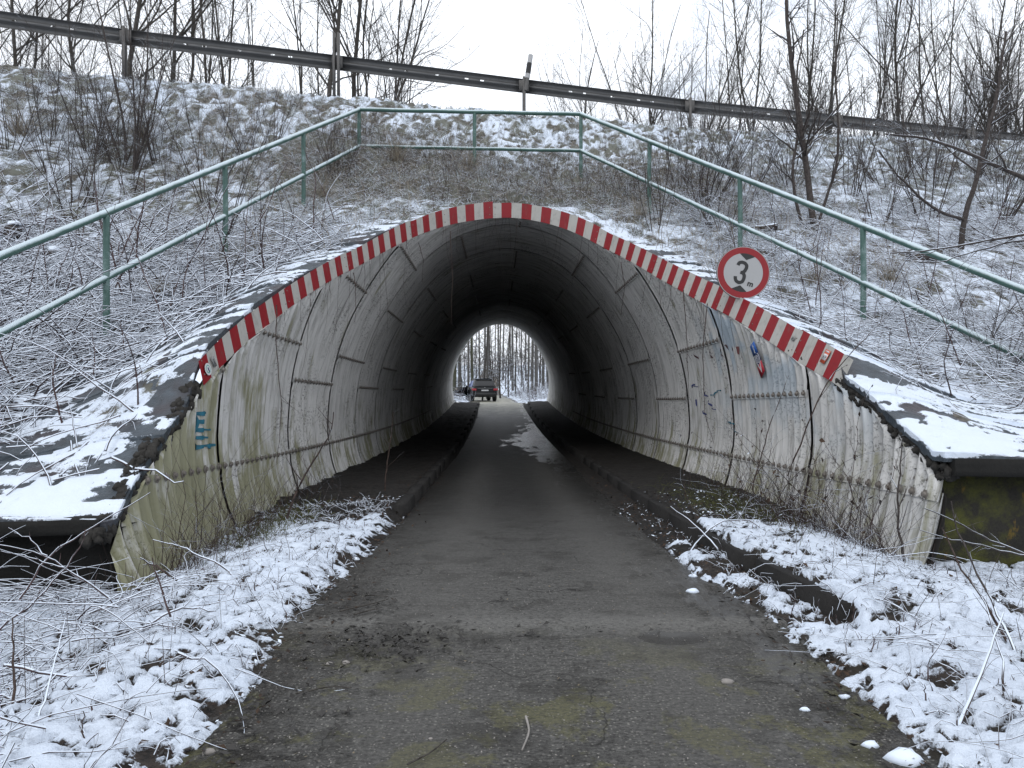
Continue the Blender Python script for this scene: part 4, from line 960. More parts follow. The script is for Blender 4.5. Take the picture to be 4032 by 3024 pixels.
def tree_variant(seed, kind):
    p = Plant(seed); r = p.r
    if kind == 'spread':          # several stems leaning out of one stool, fine twigs
        n = 6; a = r.uniform(0, 6.28, n); st = np.stack([np.cos(a)*.12, np.sin(a)*.12, np.zeros(n)-.2], 1); d = np.stack([np.cos(a)*.38, np.sin(a)*.38, np.ones(n)], 1)
        p.stems(st, d, r.uniform(6.0, 8.5, n), r.uniform(.03, .05, n), 14, .055, .02); p.branch(12, .42, 34, 7, .12, .10, .03, .5); p.branch(7, .50, 36, 6, .15, .13, .02, .5); p.branch(6, .5, 38, 4, .1, .15, .01, .55)
        return p, [0], [6], [1, 2, 3], [4, 3, 3]
    if kind == 'trunk':           # a dark trunk forking into rising limbs
        p.stems([(0, 0, -.2)], [(r.uniform(-.1, .1), 0, 1)], 9.5, .066, 16, .05, .03); p.branch(16, .46, 36, 10, .18, .10, .05, .5); p.branch(10, .48, 40, 6, .15, .13, .03, .45); p.branch(7, .5, 42, 4, .1, .16, .01, .5)
        return p, [0], [8], [1, 2, 3], [5, 3, 3]
    if kind == 'slim':            # thin upright young trees
        n = 3; a = r.uniform(0, 6.28, n); st = np.stack([np.cos(a)*.15, np.sin(a)*.15, np.zeros(n)-.2], 1); d = np.stack([np.cos(a)*.14, np.sin(a)*.14, np.ones(n)], 1)
        p.stems(st, d, r.uniform(7.5, 10, n), r.uniform(.03, .05, n), 16, .04, .02); p.branch(22, .30, 30, 6, .08, .10, .04, .4); p.branch(7, .5, 34, 5, .1, .14, .02, .5); p.branch(4, .5, 38, 3, .1, .15, .01, .6)
        return p, [0], [6], [1, 2, 3], [3, 3, 3]
    if kind == 'forest':          # tall straight pole
        p.stems([(0, 0, -.2)], [(r.uniform(-.03, .03), 0, 1)], 19, r.uniform(.10, .18), 18, .012, .0, .4); p.branch(26, .17, 62, 7, .12, .12, .02, .22); p.branch(7, .5, 45, 5, .1, .16, .0, .5)
        return p, [0], [8], [1, 2], [3, 3]
    if kind == 'thinpole':
        p.stems([(0, 0, -.2)], [(r.uniform(-.12, .12), 0, 1)], 13, r.uniform(.05, .085), 18, .03, .0, .35); p.branch(22, .2, 55, 6, .08, .12, .04, .3); p.branch(6, .5, 45, 4, .1, .16, .0, .5)
        return p, [0], [6], [1, 2], [3, 3]
VAR = {}
def variants(kind, seeds, bark):
    out = []
    for q in seeds:
        p, a, ka, b_, kb = tree_variant(q, kind); out.append((p.mesh('trunk', a, ka, bark), p.mesh('crown', b_, kb, bark)))
    VAR[kind] = out
variants('spread', (11, 12, 13), M['bark']); variants('trunk', (21, 22, 23, 24), M['bark']); variants('slim', (31, 32, 33), M['bark'])
M['bark_pale'] = stem_mat('grey_bark', (0.055, 0.052, 0.048), (0.14, 0.135, 0.125), 0)
variants('forest', (41, 42, 43), M['bark_pale']); variants('forest_green', (), None)
p, a, ka, b_, kb = tree_variant(45, 'forest'); VAR['mossy'] = [(p.mesh('trunk', a, ka, M['bark_moss']), p.mesh('crown', b_, kb, M['bark']))]
variants('thinpole', (51, 52, 53), M['bark'])
ORD = ['first', 'second', 'third', 'fourth', 'fifth', 'sixth', 'seventh', 'eighth', 'ninth', 'tenth', 'eleventh', 'twelfth', 'thirteenth', 'fourteenth', 'fifteenth', 'sixteenth', 'seventeenth', 'eighteenth', 'nineteenth', 'twentieth']
def tree(name, label, x, y, z, kind, vi, s=1.0, rz=0.0, group=None, tilt=0.0):
    me1, me2 = VAR[kind][vi % len(VAR[kind])]
    o = thing(name, label, 'tree', (x, y, z), rz, group); o.scale = (s, s, s); o.rotation_euler = (0, tilt, rz)
    obj('trunk', me1, o); obj('crown', me2, o); return o
# trees beyond the motorway: (u of the foot in the photograph's grid, depth, kind, variant, scale)
spec = [(18, 25, 'trunk', 0, 1.0), (60, 27, 'trunk', 1, .9), (140, 31, 'slim', 0, 1.0), (190, 27, 'trunk', 2, .95), (262, 24, 'trunk', 3, 1.15), (300, 33, 'slim', 1, 1.1), (345, 25, 'trunk', 0, 1.05), (385, 29, 'trunk', 1, 1.0), (445, 25, 'slim', 2, 1.0), (500, 30, 'trunk', 2, 1.0), (530, 36, 'slim', 0, 1.2),
        (665, 29, 'slim', 1, .95), (718, 22, 'trunk', 3, 1.0), (740, 24, 'trunk', 1, 1.05), (815, 22, 'spread', 0, .92), (850, 26, 'slim', 2, .7),
        (1290, 30, 'spread', 1, .72), (1345, 31, 'spread', 2, .9), (1420, 33, 'trunk', 2, .95), (1455, 29, 'spread', 0, .95), (1530, 31, 'spread', 1, 1.0), (1590, 27, 'slim', 0, 1.0), (1640, 31, 'trunk', 0, 1.0), (1700, 34, 'spread', 2, 1.1), (1750, 29, 'slim', 1, 1.05),
        (1800, 31, 'trunk', 3, 1.0), (1850, 28, 'spread', 0, 1.0), (1905, 33, 'slim', 2, 1.1), (1950, 29, 'trunk', 1, 1.05), (2005, 31, 'spread', 1, 1.05), (2050, 28, 'slim', 0, 1.1), (2095, 33, 'trunk', 2, 1.1), (2150, 29, 'spread', 2, 1.05), (2195, 27, 'trunk', 0, 1.1), (2270, 30, 'spread', 0, 1.1), (-70, 28, 'trunk', 2, 1.0)]
spec.sort(key=lambda q: q[0])
desc = {'trunk': 'dark bare tree with rising limbs', 'slim': 'slim bare young tree', 'spread': 'bushy many stemmed bare tree'}
cnt = {}
for i, (u, d, kd, vi, s) in enumerate(spec):
    left = u < 1100; cnt.setdefault((left, kd), []).append(u)
for i, (u, d, kd, vi, s) in enumerate(spec):
    left = u < 1100; rank = cnt[(left, kd)].index(u)
    P = ray(u, 300, d); P[2] = 6.4
    lab = '%s behind the %s guardrail, %s such from left' % (desc[kd], 'left' if left else 'right', ORD[rank])
    tree('bare_tree', lab, P[0], P[1], 6.7, kd, vi, s*(1.3 if left else 1.22), random.uniform(0, 6.28), 'bare trees beyond the motorway')
# forest seen through the tunnel
fo = [(940, 64, 'forest'), (956, 70, 'forest'), (1196, 72, 'forest'), (1207, 64, 'thinpole'), (1222, 70, 'forest'), (982, 60, 'mossy'), (996, 66, 'forest'), (1012, 58, 'forest'), (1022, 63, 'mossy'), (1036, 72, 'forest'), (1046, 90, 'forest'), (1052, 64, 'forest'), (1062, 80, 'thinpole'), (1071, 74, 'thinpole'), (1081, 66, 'thinpole'), (1092, 95, 'thinpole'), (1099, 70, 'thinpole'), (1108, 85, 'forest'), (1115, 68, 'thinpole'),
      (1126, 92, 'forest'), (1133, 75, 'thinpole'), (1141, 61, 'forest'), (1150, 64, 'forest'), (1157, 59, 'forest'), (1165, 78, 'thinpole'), (1173, 68, 'forest'), (1004, 95, 'thinpole'), (1029, 100, 'thinpole'), (1057, 110, 'forest'), (1087, 120, 'forest'), (1104, 115, 'forest'), (1120, 125, 'thinpole'), (1145, 110, 'thinpole'), (1069, 130, 'forest'), (990, 84, 'thinpole'), (970, 62, 'forest'), (1185, 66, 'forest'), (1041, 58, 'thinpole'), (1136, 105, 'forest'), (1168, 98, 'forest'), (1076, 100, 'forest'), (1112, 98, 'thinpole'), (975, 75, 'forest'), (1160, 88, 'forest')]
fo.sort(); kinds_ = {'mossy': 'mossy green trunk', 'forest': 'thick grey trunk', 'thinpole': 'thin dark pole tree'}; cn = {}
ranks = {}
for u, d, kd in fo: ranks.setdefault(kd, []).append(u)
tens = {0: '', 20: 'twenty-'}
def ordn(i): return ORD[i] if i < 20 else 'twenty-'+ORD[i-20] if i < 29 else 'thirtieth'
for i, (u, d, kd) in enumerate(fo):
    P = ray(u, 850, d); z = float(far_z(np.array(P[0]), np.array(d*1.0)))
    tree('forest_tree', '%s seen through the tunnel, %s such from the left' % (kinds_[kd], ordn(ranks[kd].index(u))), P[0], d, z-.05, kd, i, random.uniform(.85, 1.15), random.uniform(0, 6.28), 'forest trees beyond the far tunnel mouth', random.uniform(-.03, .03))

# ------------------------------------------------------------------ ground cover
def gz_any(x, y):
    return np.where(y > 4.9, bank_z(x, y), floor_z(x, y))
def strands(name, X, Y, length, rad, m, label, lie=.8, S=6, k=3, up=-.12, wig=.16, zf=bank_z, lift=(.0, .08), upd=0.25, follow=True, slope=None, dirb=None, kind='stuff', tip=.4):
    n = len(X); r = np.random.default_rng(len(X)+int(abs(X[0])*1000))
    L = r.uniform(*length, n)*r.uniform(.6, 1, n); R0 = r.uniform(*rad, n)
    az = r.uniform(0, 2*np.pi, n) if dirb is None else dirb+r.normal(0, .7, n)
    el = np.where(r.random(n) < lie, r.normal(.05, .18, n), r.uniform(upd, 1.5, n))
    d = np.stack([np.cos(az)*np.cos(el), np.sin(az)*np.cos(el), np.sin(el)], 1)
    P = np.zeros((n, S, 3)); P[:, 0, 0] = X; P[:, 0, 1] = Y; z0 = zf(X, Y); P[:, 0, 2] = z0+r.uniform(*lift, n)
    sl = (zf(X, Y+.1)-z0)/.1
    d[:, 2] += np.where(el < .4, sl*d[:, 1], 0); d /= np.linalg.norm(d, axis=1, keepdims=True)
    for i in range(1, S):
        d = d+r.normal(0, wig, (n, 3)); d[:, 2] += up*r.random(n); d /= np.linalg.norm(d, axis=1, keepdims=True)
        P[:, i] = P[:, i-1]+d*(L/(S-1))[:, None]
        if follow:
            g = zf(P[:, i, 0], P[:, i, 1])+R0+r.uniform(.0, .05, n)*(lift[1] > 0)
            P[:, i, 2] = np.maximum(P[:, i, 2], g)
    if zf is bank_z:
        xx, yy = P[..., 0], P[..., 1]; xr_, _ = inner(yy, 1); xl_, _ = inner(yy, -1); bad = ((np.abs(xx) < np.where(xx > 0, xr_, xl_)+.12) & (yy < 12.75)).any(1) | (yy < 4.75).any(1)
        bad &= r.random(n) < .97; P, R0 = P[~bad], R0[~bad]
    Rr = R0[:, None]*np.linspace(1, tip, S)[None, :]
    V, F = tubes(P, Rr, k)
    o = obj(name, mesh(name, V, F, m)); return tag(o, label, None, None, kind)
def scatter(n, x0, x1, y0, y1, dens=None):
    X = rng.uniform(x0, x1, n*2); Y = rng.uniform(y0, y1, n*2)
    if dens is not None:
        q = dens(X, Y) > rng.random(n*2); X, Y = X[q], Y[q]
    return X[:n], Y[:n]
def outside(x, y, m=.15):
    xr, _ = inner(y, 1); xl, _ = inner(y, -1); xi = np.where(x > 0, xr, xl); return (np.abs(x) > xi+m) | (y > 12.9)
def slabw(x, y): 
    xr, _ = inner(y, 1); xl, _ = inner(y, -1); w = np.where(x < 0, np.interp(y, [4.8, 6, 7.5, 9, 11.5], [1.5, 1.7, 1.2, .8, .3]), np.interp(y, [4.8, 6, 7.5, 9, 11.5], [1.9, 1.4, .8, .5, .2])); return np.abs(x)-np.where(x > 0, xr, xl) > w*(.75+.5*fbm(x, y, 1.5, 3, 151))
X, Y = scatter(8500, -11, -2.4, 5.1, 11.6, lambda x, y: outside(x, y, .2)*(0.14+0.86*slabw(x, y))*np.clip(.25+1.2*fbm(x, y, .8, 3, 161), 0, 1)*np.clip((11.8-y)/2+.2, 0, 1))
strands('bramble_tangle', X, Y, (.5, 1.9), (.004, .0125), M['cane'], 'snow dusted tangle of fallen canes covering the left bank', lie=.93, S=8, wig=.09, lift=(0, .16))
X, Y = scatter(6000, 2.7, 12, 5.2, 13.5, lambda x, y: outside(x, y, .2)*(0.06+0.94*slabw(x, y))*np.clip(.1+1.2*fbm(x, y, .8, 3, 163), 0, 1))
strands('bramble_tangle', X, Y, (.4, 1.6), (.003, .0095), M['cane'], 'snow dusted tangle of fallen canes covering the right bank', lie=.92, S=7, wig=.11, lift=(0, .12))
X, Y = scatter(9000, -5.5, 5.5, 9.8, 15.2, lambda x, y: outside(x, y, .25)*np.clip(1.2*fbm(x, y, 1.0, 3, 165)-.05, 0, 1)*np.where(y > 13.0, 1, .55*(np.abs(x) > 1.4)))
strands('dry_grass', X, Y, (.25, .75), (.0016, .0042), M['hay'], 'matted dry grass and weeds round the handrail above the crown', lie=.35, S=6, up=-.30, wig=.22, lift=(0, .03), upd=.6)
X, Y = scatter(1500, -3.4, 3.4, 12.85, 14.7, lambda x, y: np.clip(1.3*fbm(x, y, 1.3, 3, 167), 0, 1))
strands('dead_weeds', X, Y, (.35, .95), (.0015, .0035), M['cane_dark'], 'dark upright dead weeds along the handrail over the crown', lie=.1, S=5, up=-.10, wig=.10, lift=(0, .02), upd=1.0)
# tufts of short grass on the upper slope
n = 5000; X = rng.uniform(-13, 14, n*3); Y = Ycrest(X)+.35-rng.random(n*3)**.8*5.6
q = (fbm(X, Y, 7.5, 3, 171) > .44) & outside(X, Y, .3); X, Y = X[q][:n], Y[q][:n]
Xb = (X[:, None]+rng.normal(0, .055, (len(X), 9))).ravel(); Yb = (Y[:, None]+rng.normal(0, .055, (len(X), 9))).ravel()
strands('grass_tufts', Xb, Yb, (.06, .19), (.003, .007), M['grass'], 'frosted grey green grass tufts covering the upper slope', lie=.15, S=4, up=-.5, wig=.25, lift=(0, .0), upd=.5, follow=False)
X, Y = scatter(3200, -12, 13, 5.5, 17, lambda x, y: outside(x, y, .3)*slabw(x, y)*np.clip(.9*fbm(x, y, 1.9, 4, 173)-.1, 0, 1))
strands('weed_stalks', X, Y, (.2, .6), (.0015, .0035), M['cane_dark'], 'thin dead weed stalks standing all over the bank', lie=.12, S=4, up=-.03, wig=.10, lift=(0, .0), upd=.8, follow=False)
X, Y = scatter(15000, -11, 13, 5.2, 15.5, lambda x, y: outside(x, y, .12)*(0.20+.80*slabw(x, y))*np.clip(.2+.9*fbm(x, y, 2.4, 3, 175), 0, 1))
strands('small_twigs', X, Y, (.15, .6), (.0022, .0055), M['cane'], 'small snow covered twigs scattered over the bank', lie=.9, S=5, wig=.22, lift=(0, .05))
# foreground verges
def verge_l(x, y): return (x < road_l(y)-.05)
def verge_r(x, y): return (x > road_r(y)+.12)
X, Y = scatter(1250, -4.4, -1.4, 2.0, 4.75, lambda x, y: verge_l(x, y)*np.clip((-x-1.45)*.75, .03, 1)*np.clip(1.5*fbm(x, y, 1.0, 3, 181), 0, 1))
strands('bramble_tangle', X, Y, (.3, 1.3), (.0018, .0058), M['cane'], 'snow dusted fallen canes in the near left corner', lie=.985, S=9, wig=.10, zf=floor_z, lift=(0.0, .12))
X, Y = scatter(520, 1.45, 4.6, 2.0, 4.6, lambda x, y: verge_r(x, y)*np.clip(1.3*fbm(x, y, .9, 3, 183)-.2, 0, 1))
strands('bramble_tangle', X, Y, (.25, 1.0), (.0014, .0038), M['cane'], 'snow dusted fallen canes on the near right verge', lie=.96, S=8, wig=.12, zf=floor_z, lift=(0.0, .05))
for sd, n_, lab in ((-1, 520, 'thin dead weeds along the foot of the left tunnel wall'), (1, 760, 'thin dead weeds along the foot of the right tunnel wall')):
    Yq = rng.uniform(4.4, 9.0, n_)**1.0; Xq = sd*(2.38-np.abs(rng.normal(0, .22, n_)))
    Yq = np.where(rng.random(n_) < .6, rng.uniform(4.9, 6.8, n_), Yq)
    strands('weed_stalks', Xq, Yq, (.15, .75), (.001, .0028), M['cane_dark'], lab, lie=.25, S=6, up=-.06, wig=.16, zf=floor_z, lift=(0, 0), upd=.8, follow=False)
Xq = rng.normal(-2.05, .16, 900); Yq = rng.normal(6.4, .55, 900)
strands('moss_grass', Xq, Yq, (.08, .26), (.0015, .003), M['moss_grass'], 'olive grass at the foot of the left tunnel wall', lie=.3, S=4, up=-.4, wig=.2, zf=floor_z, lift=(0, 0), upd=.5, follow=False)
Xq = rng.normal(1.95, .22, 900); Yq = rng.normal(6.9, .9, 900)
strands('moss_grass', Xq, Yq, (.06, .2), (.0015, .003), M['moss_grass'], 'olive grass at the foot of the right tunnel wall', lie=.4, S=4, up=-.4, wig=.2, zf=floor_z, lift=(0, 0), upd=.5, follow=False)
X, Y = scatter(240, -4.2, 4.4, 2.1, 4.7, lambda x, y: (verge_l(x, y) | (verge_r(x, y) & (x > 1.6)))*1.0)
strands('weed_stalks', X, Y, (.08, .38), (.001, .0024), M['cane_dark'], 'thin stalks poking out of the snow on both near verges', lie=.1, S=4, up=0, wig=.08, zf=floor_z, lift=(0, 0), upd=.9, follow=False)
X, Y = scatter(2300, -4.5, -1.15, 2.0, 7.6, lambda x, y: (x < road_l(y)-.02)*np.clip(1.5*fbm(x, y, 1.4, 3, 185), 0, 1)*(x > -2.4+np.where(y < 4.8, -3, 0)))
strands('snowy_stalks', X, Y, (.04, .24), (.0016, .0042), M['cane'], 'short snow covered stalks and blades in the left verge', lie=.7, S=5, up=-.2, wig=.35, zf=floor_z, lift=(0, .012), upd=.3)
X, Y = scatter(1600, 1.2, 4.5, 2.0, 6.6, lambda x, y: (x > road_r(y)+.05)*np.clip(1.5*fbm(x, y, 1.4, 3, 187)-.15, 0, 1)*(x < 2.4+np.where(y < 4.8, 3, 0)))
strands('snowy_stalks', X, Y, (.03, .20), (.0014, .0038), M['cane'], 'short snow covered stalks and blades in the right verge', lie=.75, S=5, up=-.2, wig=.35, zf=floor_z, lift=(0, .010), upd=.3)
# dead leaves
def leaves(name, X, Y, size, m, label, zf=floor_z, lift=.02, tilt=.7):
    n = len(X); r = np.random.default_rng(n); s = r.uniform(*size, n); a = r.uniform(0, 6.28, n); Z = zf(X, Y)+lift+r.uniform(0, .02, n)
    u = np.stack([np.cos(a), np.sin(a), r.normal(0, tilt, n)], 1); w = np.stack([-np.sin(a), np.cos(a), r.normal(0, tilt, n)], 1); c = np.stack([X, Y, Z], 1)
    up_ = np.array([0, 0, 1.]); cup = (s*r.uniform(-.3, .5, n))[:, None]
    pts = [c-u*s[:, None], c-u*s[:, None]*.2+w*s[:, None]*.55+up_*cup, c+u*s[:, None]*1.1+up_*cup*.5, c-u*s[:, None]*.2-w*s[:, None]*.5+up_*cup]
    V = np.stack(pts, 1).reshape(-1, 3); i = np.arange(n)[:, None]*4; F = np.concatenate([i+np.array([0, 1, 2]), i+np.array([0, 2, 3])])
    return tag(obj(name, mesh(name, V, F, m, smooth=False)), label, None, None, 'stuff')
X, Y = scatter(5200, -4.6, -1.0, 2.0, 8.2, lambda x, y: (x < road_l(y)+.02)*np.clip(1.6*fbm(x, y, 1.8, 3, 191)-.1, 0, 1)*(x > -2.4+.0*y+np.where(y < 4.8, -3, 0)))
leaves('leaf_litter', X, Y, (.007, .019), M['leaf'], 'brown dead leaves poking through the left verge snow', lift=.006, tilt=.35)
X, Y = scatter(3600, 1.0, 4.4, 2.0, 8.2, lambda x, y: (x > road_r(y)-.02)*np.clip(1.6*fbm(x, y, 1.8, 3, 193)-.2, 0, 1)*(x < 2.4+np.where(y < 4.8, 3, 0)))
leaves('leaf_litter', X, Y, (.007, .019), M['leaf'], 'brown dead leaves poking through the right verge snow', lift=.006, tilt=.35)
X = np.concatenate([rng.normal(-1.12, .12, 500), rng.normal(1.18, .10, 420)]); Y = rng.uniform(2.2, 12, 920)
leaves('edge_litter', X, Y, (.006, .020), M['wet_leaf'], 'wet leaf crumbs and mud along both edges of the road', zf=lambda x, y: np.maximum(floor_z(x, y), road_zf(x, y)), lift=.004, tilt=.25)
X = rng.uniform(-1.1, 1.2, 260); Y = rng.uniform(2.2, 6, 260)
leaves('road_litter', X, Y, (.003, .008), M['pale_leaf'], 'pale leaf and grit crumbs lying on the road', zf=road_zf, lift=.004, tilt=.2)

X = rng.uniform(-1.15, 1.25, 2600); Y = 2.1+rng.random(2600)**1.3*3.0
leaves('road_grit', X, Y, (.0018, .0048), M['stone'], 'pale grit scattered on the near road', zf=road_zf, lift=.003, tilt=.2)
X = np.concatenate([rng.normal(-.62, .16, 420), rng.normal(-.95, .16, 500), rng.normal(1.12, .1, 260), rng.normal(-.2, .5, 60)]); Y = np.concatenate([rng.normal(3.45, .14, 420), rng.uniform(2.3, 4.6, 500), rng.uniform(2.3, 5.5, 260), rng.normal(3.65, .08, 60)])
leaves('mud_crumbs', X, Y, (.006, .020), simple('wet_mud_crumb', (.022, .019, .016), .5, var=.4), 'dark mud crumbs and rotten leaves on the left of the road', zf=road_zf, lift=.004, tilt=.3)

# ------------------------------------------------------------------ shrubs and young trees on the banks
def shrub_variant(seed, kind):
    p = Plant(seed); r = p.r
    if kind == 'thin':
        n = 9; a = r.uniform(0, 6.28, n); st = np.stack([np.cos(a)*.10, np.sin(a)*.10, np.zeros(n)-.05], 1); d = np.stack([np.cos(a)*.32, np.sin(a)*.32, np.ones(n)], 1)
        p.stems(st, d, r.uniform(1.1, 2.2, n), r.uniform(.005, .010, n), 9, .07, .02); p.branch(7, .38, 32, 5, .25, .10, .03, .55); p.branch(3, .5, 36, 4, .2, .12, .02, .6)
    elif kind == 'dense':
        n = 16; a = r.uniform(0, 6.28, n); st = np.stack([np.cos(a)*.2, np.sin(a)*.2, np.zeros(n)-.05], 1); d = np.stack([np.cos(a)*.6, np.sin(a)*.6, np.ones(n)], 1)
        p.stems(st, d, r.uniform(1.2, 2.6, n), r.uniform(.006, .012, n), 9, .08, .01); p.branch(8, .42, 34, 5, .2, .12, .02, .5); p.branch(4, .5, 38, 4, .2, .14, .01, .6)
    else:  # fan of stout stems
        n = 9; a = r.uniform(0, 6.28, n); st = np.stack([np.cos(a)*.12, np.sin(a)*.12, np.zeros(n)-.05], 1); d = np.stack([np.cos(a)*.30, np.sin(a)*.30, np.ones(n)], 1)
        rd = r.uniform(.009, .018, n); rd[:3] = (.024, .020, .017); d[:3, :2] *= .35
        p.stems(st, d, np.where(rd > .02, 4.2, r.uniform(2.2, 3.4, n)), rd, 12, .05, .02); p.branch(9, .34, 34, 6, .2, .10, .03, .45); p.branch(4, .5, 38, 4, .2, .13, .02, .55)
    return p.mesh('stems', [0], [6], M['bark_snow']), p.mesh('twigs', [1, 2], [3, 3], M['bark_snow'])
SV = {k: [shrub_variant(60+i*7+j, k) for j in range(3)] for i, k in enumerate(('thin', 'dense', 'fan'))}
def shrub(u, v, kind, vi, s, label, name='bare_shrub', group='bare shrubs on the bank'):
    P = hit_bank(u, v); o = thing(name, label, 'shrub', (P[0], P[1], float(bank_z(np.array(P[0]), np.array(P[1])))), random.random()*6.28, group); o.scale = (s,)*3
    a, b_ = SV[kind][vi]; obj('stems', a, o); obj('twigs', b_, o); return o
shrub(282, 372, 'fan', 0, 1.0, 'tall fan shaped bare shrub with three stout stems on the upper left bank')
shrub(120, 318, 'thin', 0, 1.1, 'thin upright shrub near the left photo edge on the upper bank')
shrub(30, 330, 'dense', 1, .8, 'dense dark shrub at the extreme left of the bank')
shrub(205, 330, 'thin', 1, 1.2, 'thin bare shrub just left of the fan shaped shrub')
shrub(352, 355, 'thin', 2, 1.1, 'thin bare shrub just right of the fan shaped shrub')
shrub(480, 520, 'thin', 0, 1.0, 'thin shrub growing behind the second handrail post from the left')
shrub(455, 440, 'thin', 1, 1.1, 'thin shrub above the handrail left of the second post')
shrub(545, 350, 'dense', 0, .7, 'low dense shrub on the slope left of the crown')
shrub(735, 395, 'thin', 2, .9, 'slender shrub touching the handrail corner left of the crown')
shrub(1530, 430, 'dense', 2, .95, 'dense bushy shrub right of the crown below the guardrail')
shrub(1470, 400, 'thin', 0, .95, 'thin shrub between crown and dense bushy shrub')
shrub(1620, 400, 'dense', 0, .9, 'dense shrub left of the tall dark young tree')
shrub(1840, 420, 'thin', 2, 1.3, 'thin shrub right of the tall dark young tree')
shrub(1925, 400, 'dense', 1, .85, 'dense shrub halfway between the two young trees')
shrub(2010, 470, 'thin', 1, 1.3, 'thin shrub left of the snowy young tree')
shrub(2170, 470, 'dense', 2, .9, 'dense shrub at the right photo edge below the guardrail')
shrub(1710, 400, 'dense', 1, .8, 'low dense shrub directly behind the tall dark young tree')
shrub(1990, 360, 'thin', 0, 1.4, 'tall thin shrub high on the right slope')
shrub(2110, 380, 'thin', 2, 1.4, 'tall thin shrub near the right end of the guardrail')
shrub(1560, 620, 'thin', 1, .35, 'tiny twiggy shrub beside the height sign')
shrub(2130, 760, 'thin', 0, .55, 'small twiggy shrub under the lower right handrail')
shrub(2180, 800, 'dense', 1, .35, 'small dense twiggy shrub at the right edge below the handrail')
rs_ = random.Random(5)
for i in range(11): shrub(rs_.uniform(1420, 2200), rs_.uniform(360, 520), rs_.choice(('thin', 'dense')), i % 3, rs_.uniform(.6, 1.15), 'bare twiggy shrub in the thicket covering the right bank', 'bare_shrub', 'shrubs of the right bank thicket')
for i in range(9): shrub(rs_.uniform(10, 620), rs_.uniform(300, 470), 'thin', i % 3, rs_.uniform(.6, 1.1), 'thin bare shrub scattered on the left bank above the handrail', 'bare_shrub', 'thin shrubs scattered over the left bank')
def world_path(pts, n=14):
    P = np.array([ray(*p) for p in pts]); seg = np.concatenate([[0], np.cumsum(np.linalg.norm(np.diff(P, axis=0), axis=1))]); q = np.linspace(0, seg[-1], n)
    W = np.stack([np.interp(q, seg, P[:, i]) for i in range(3)], 1)
    W[1:-1] = (W[:-2]+2*W[1:-1]+W[2:])/4; return W
def cane(name, label, pts, r, m, twigs=5, cat='branch', tw=.25, n=14, seed=0, ang=40, sub=0):
    p = Plant(seed+len(pts)*3); W = world_path(pts, n); W[1:-1] += p.r.normal(0, .004, (n-2, 3)); L = float(np.linalg.norm(np.diff(W, axis=0), axis=1).sum())
    p.lv.append((W[None], r*np.linspace(1, .35, n)[None, :], np.array([L])))
    c0 = tuple(W[0]); o = thing(name, label, cat, c0)
    me = p.mesh('stem', [0], [7], m); a = obj('stem', me, o); a.location = tuple(-W[0])
    if twigs:
        p.branch(twigs, tw, ang, 6, .2, .10, .02, .5)
        lv = [1]
        if sub: p.branch(sub, .5, 40, 4, .2, .12, .0, .6); lv.append(2)
        b_ = obj('twigs', p.mesh('twigs', lv, [4]*len(lv), m), o); b_.location = tuple(-W[0])
    return o
BS, CN, CD = M['bark_snow'], M['cane'], M['cane_dark']
# the two young trees right of the sign
P1 = hit_bank(1765, 492); d1 = P1[1]
cane('young_tree', 'tall dark young tree with curved trunk right of the crown', [(1765, 500, d1), (1752, 400, d1+.1), (1738, 300, d1+.2), (1720, 180, d1+.2), (1704, 60, d1+.2), (1700, -160, d1+.2)], .055, BS, 16, 'tree', .24, 18, 1, 45, 6)
cane('young_tree', 'crooked thin dark stem left of the tall young tree', [(1742, 500, d1), (1722, 430, d1), (1714, 360, d1), (1728, 290, d1), (1722, 180, d1), (1740, 60, d1)], .028, BS, 14, 'tree', .24, 18, 2, 40, 4)
cane('young_tree', 'thin stem curving out to the right of the tall young tree', [(1770, 490, d1), (1790, 420, d1), (1812, 370, d1), (1818, 290, d1), (1808, 150, d1), (1815, 20, d1)], .025, BS, 14, 'tree', .24, 18, 3, 40, 5)
P2_ = hit_bank(2088, 545); d2 = P2_[1]
cane('young_tree', 'snowy forked young tree near the right edge behind the handrail', [(2086, 552, d2), (2092, 470, d2), (2122, 380, d2), (2140, 300, d2), (2165, 200, d2), (2185, 60, d2)], .045, BS, 14, 'tree', .34, 18, 4, 48, 6)
cane('branch', 'snow topped low branch reaching left from the snowy young tree', [(2090, 470, d2), (2040, 455, d2-.3), (1998, 425, d2-.4), (1950, 380, d2-.5), (1905, 320, d2-.5)], .026, BS, 7, 'branch', .4, 14, 5, 42, 4)
cane('branch', 'long bare snow topped branch entering from the right across the handrail', [(2290, 490, 7.2), (2160, 515, 7.1), (2060, 532, 7.0), (1990, 541, 6.9), (1930, 544, 6.9)], .016, BS, 5, 'branch', .3, 14, 6, 20)
cane('branch', 'lower snow topped branch entering from the right below the long one', [(2300, 505, 7.3), (2180, 522, 7.2), (2100, 545, 7.1), (2030, 568, 7.0), (1985, 563, 6.9)], .012, BS, 4, 'branch', .3, 14, 7, 25)
cane('branch', 'thick fallen snow topped bough behind the snowy young tree', [(2300, 410, 10.5), (2180, 360, 10.6), (2080, 315, 10.8), (1990, 290, 11), (1920, 285, 11)], .035, BS, 9, 'branch', .35, 14, 8, 50, 4)
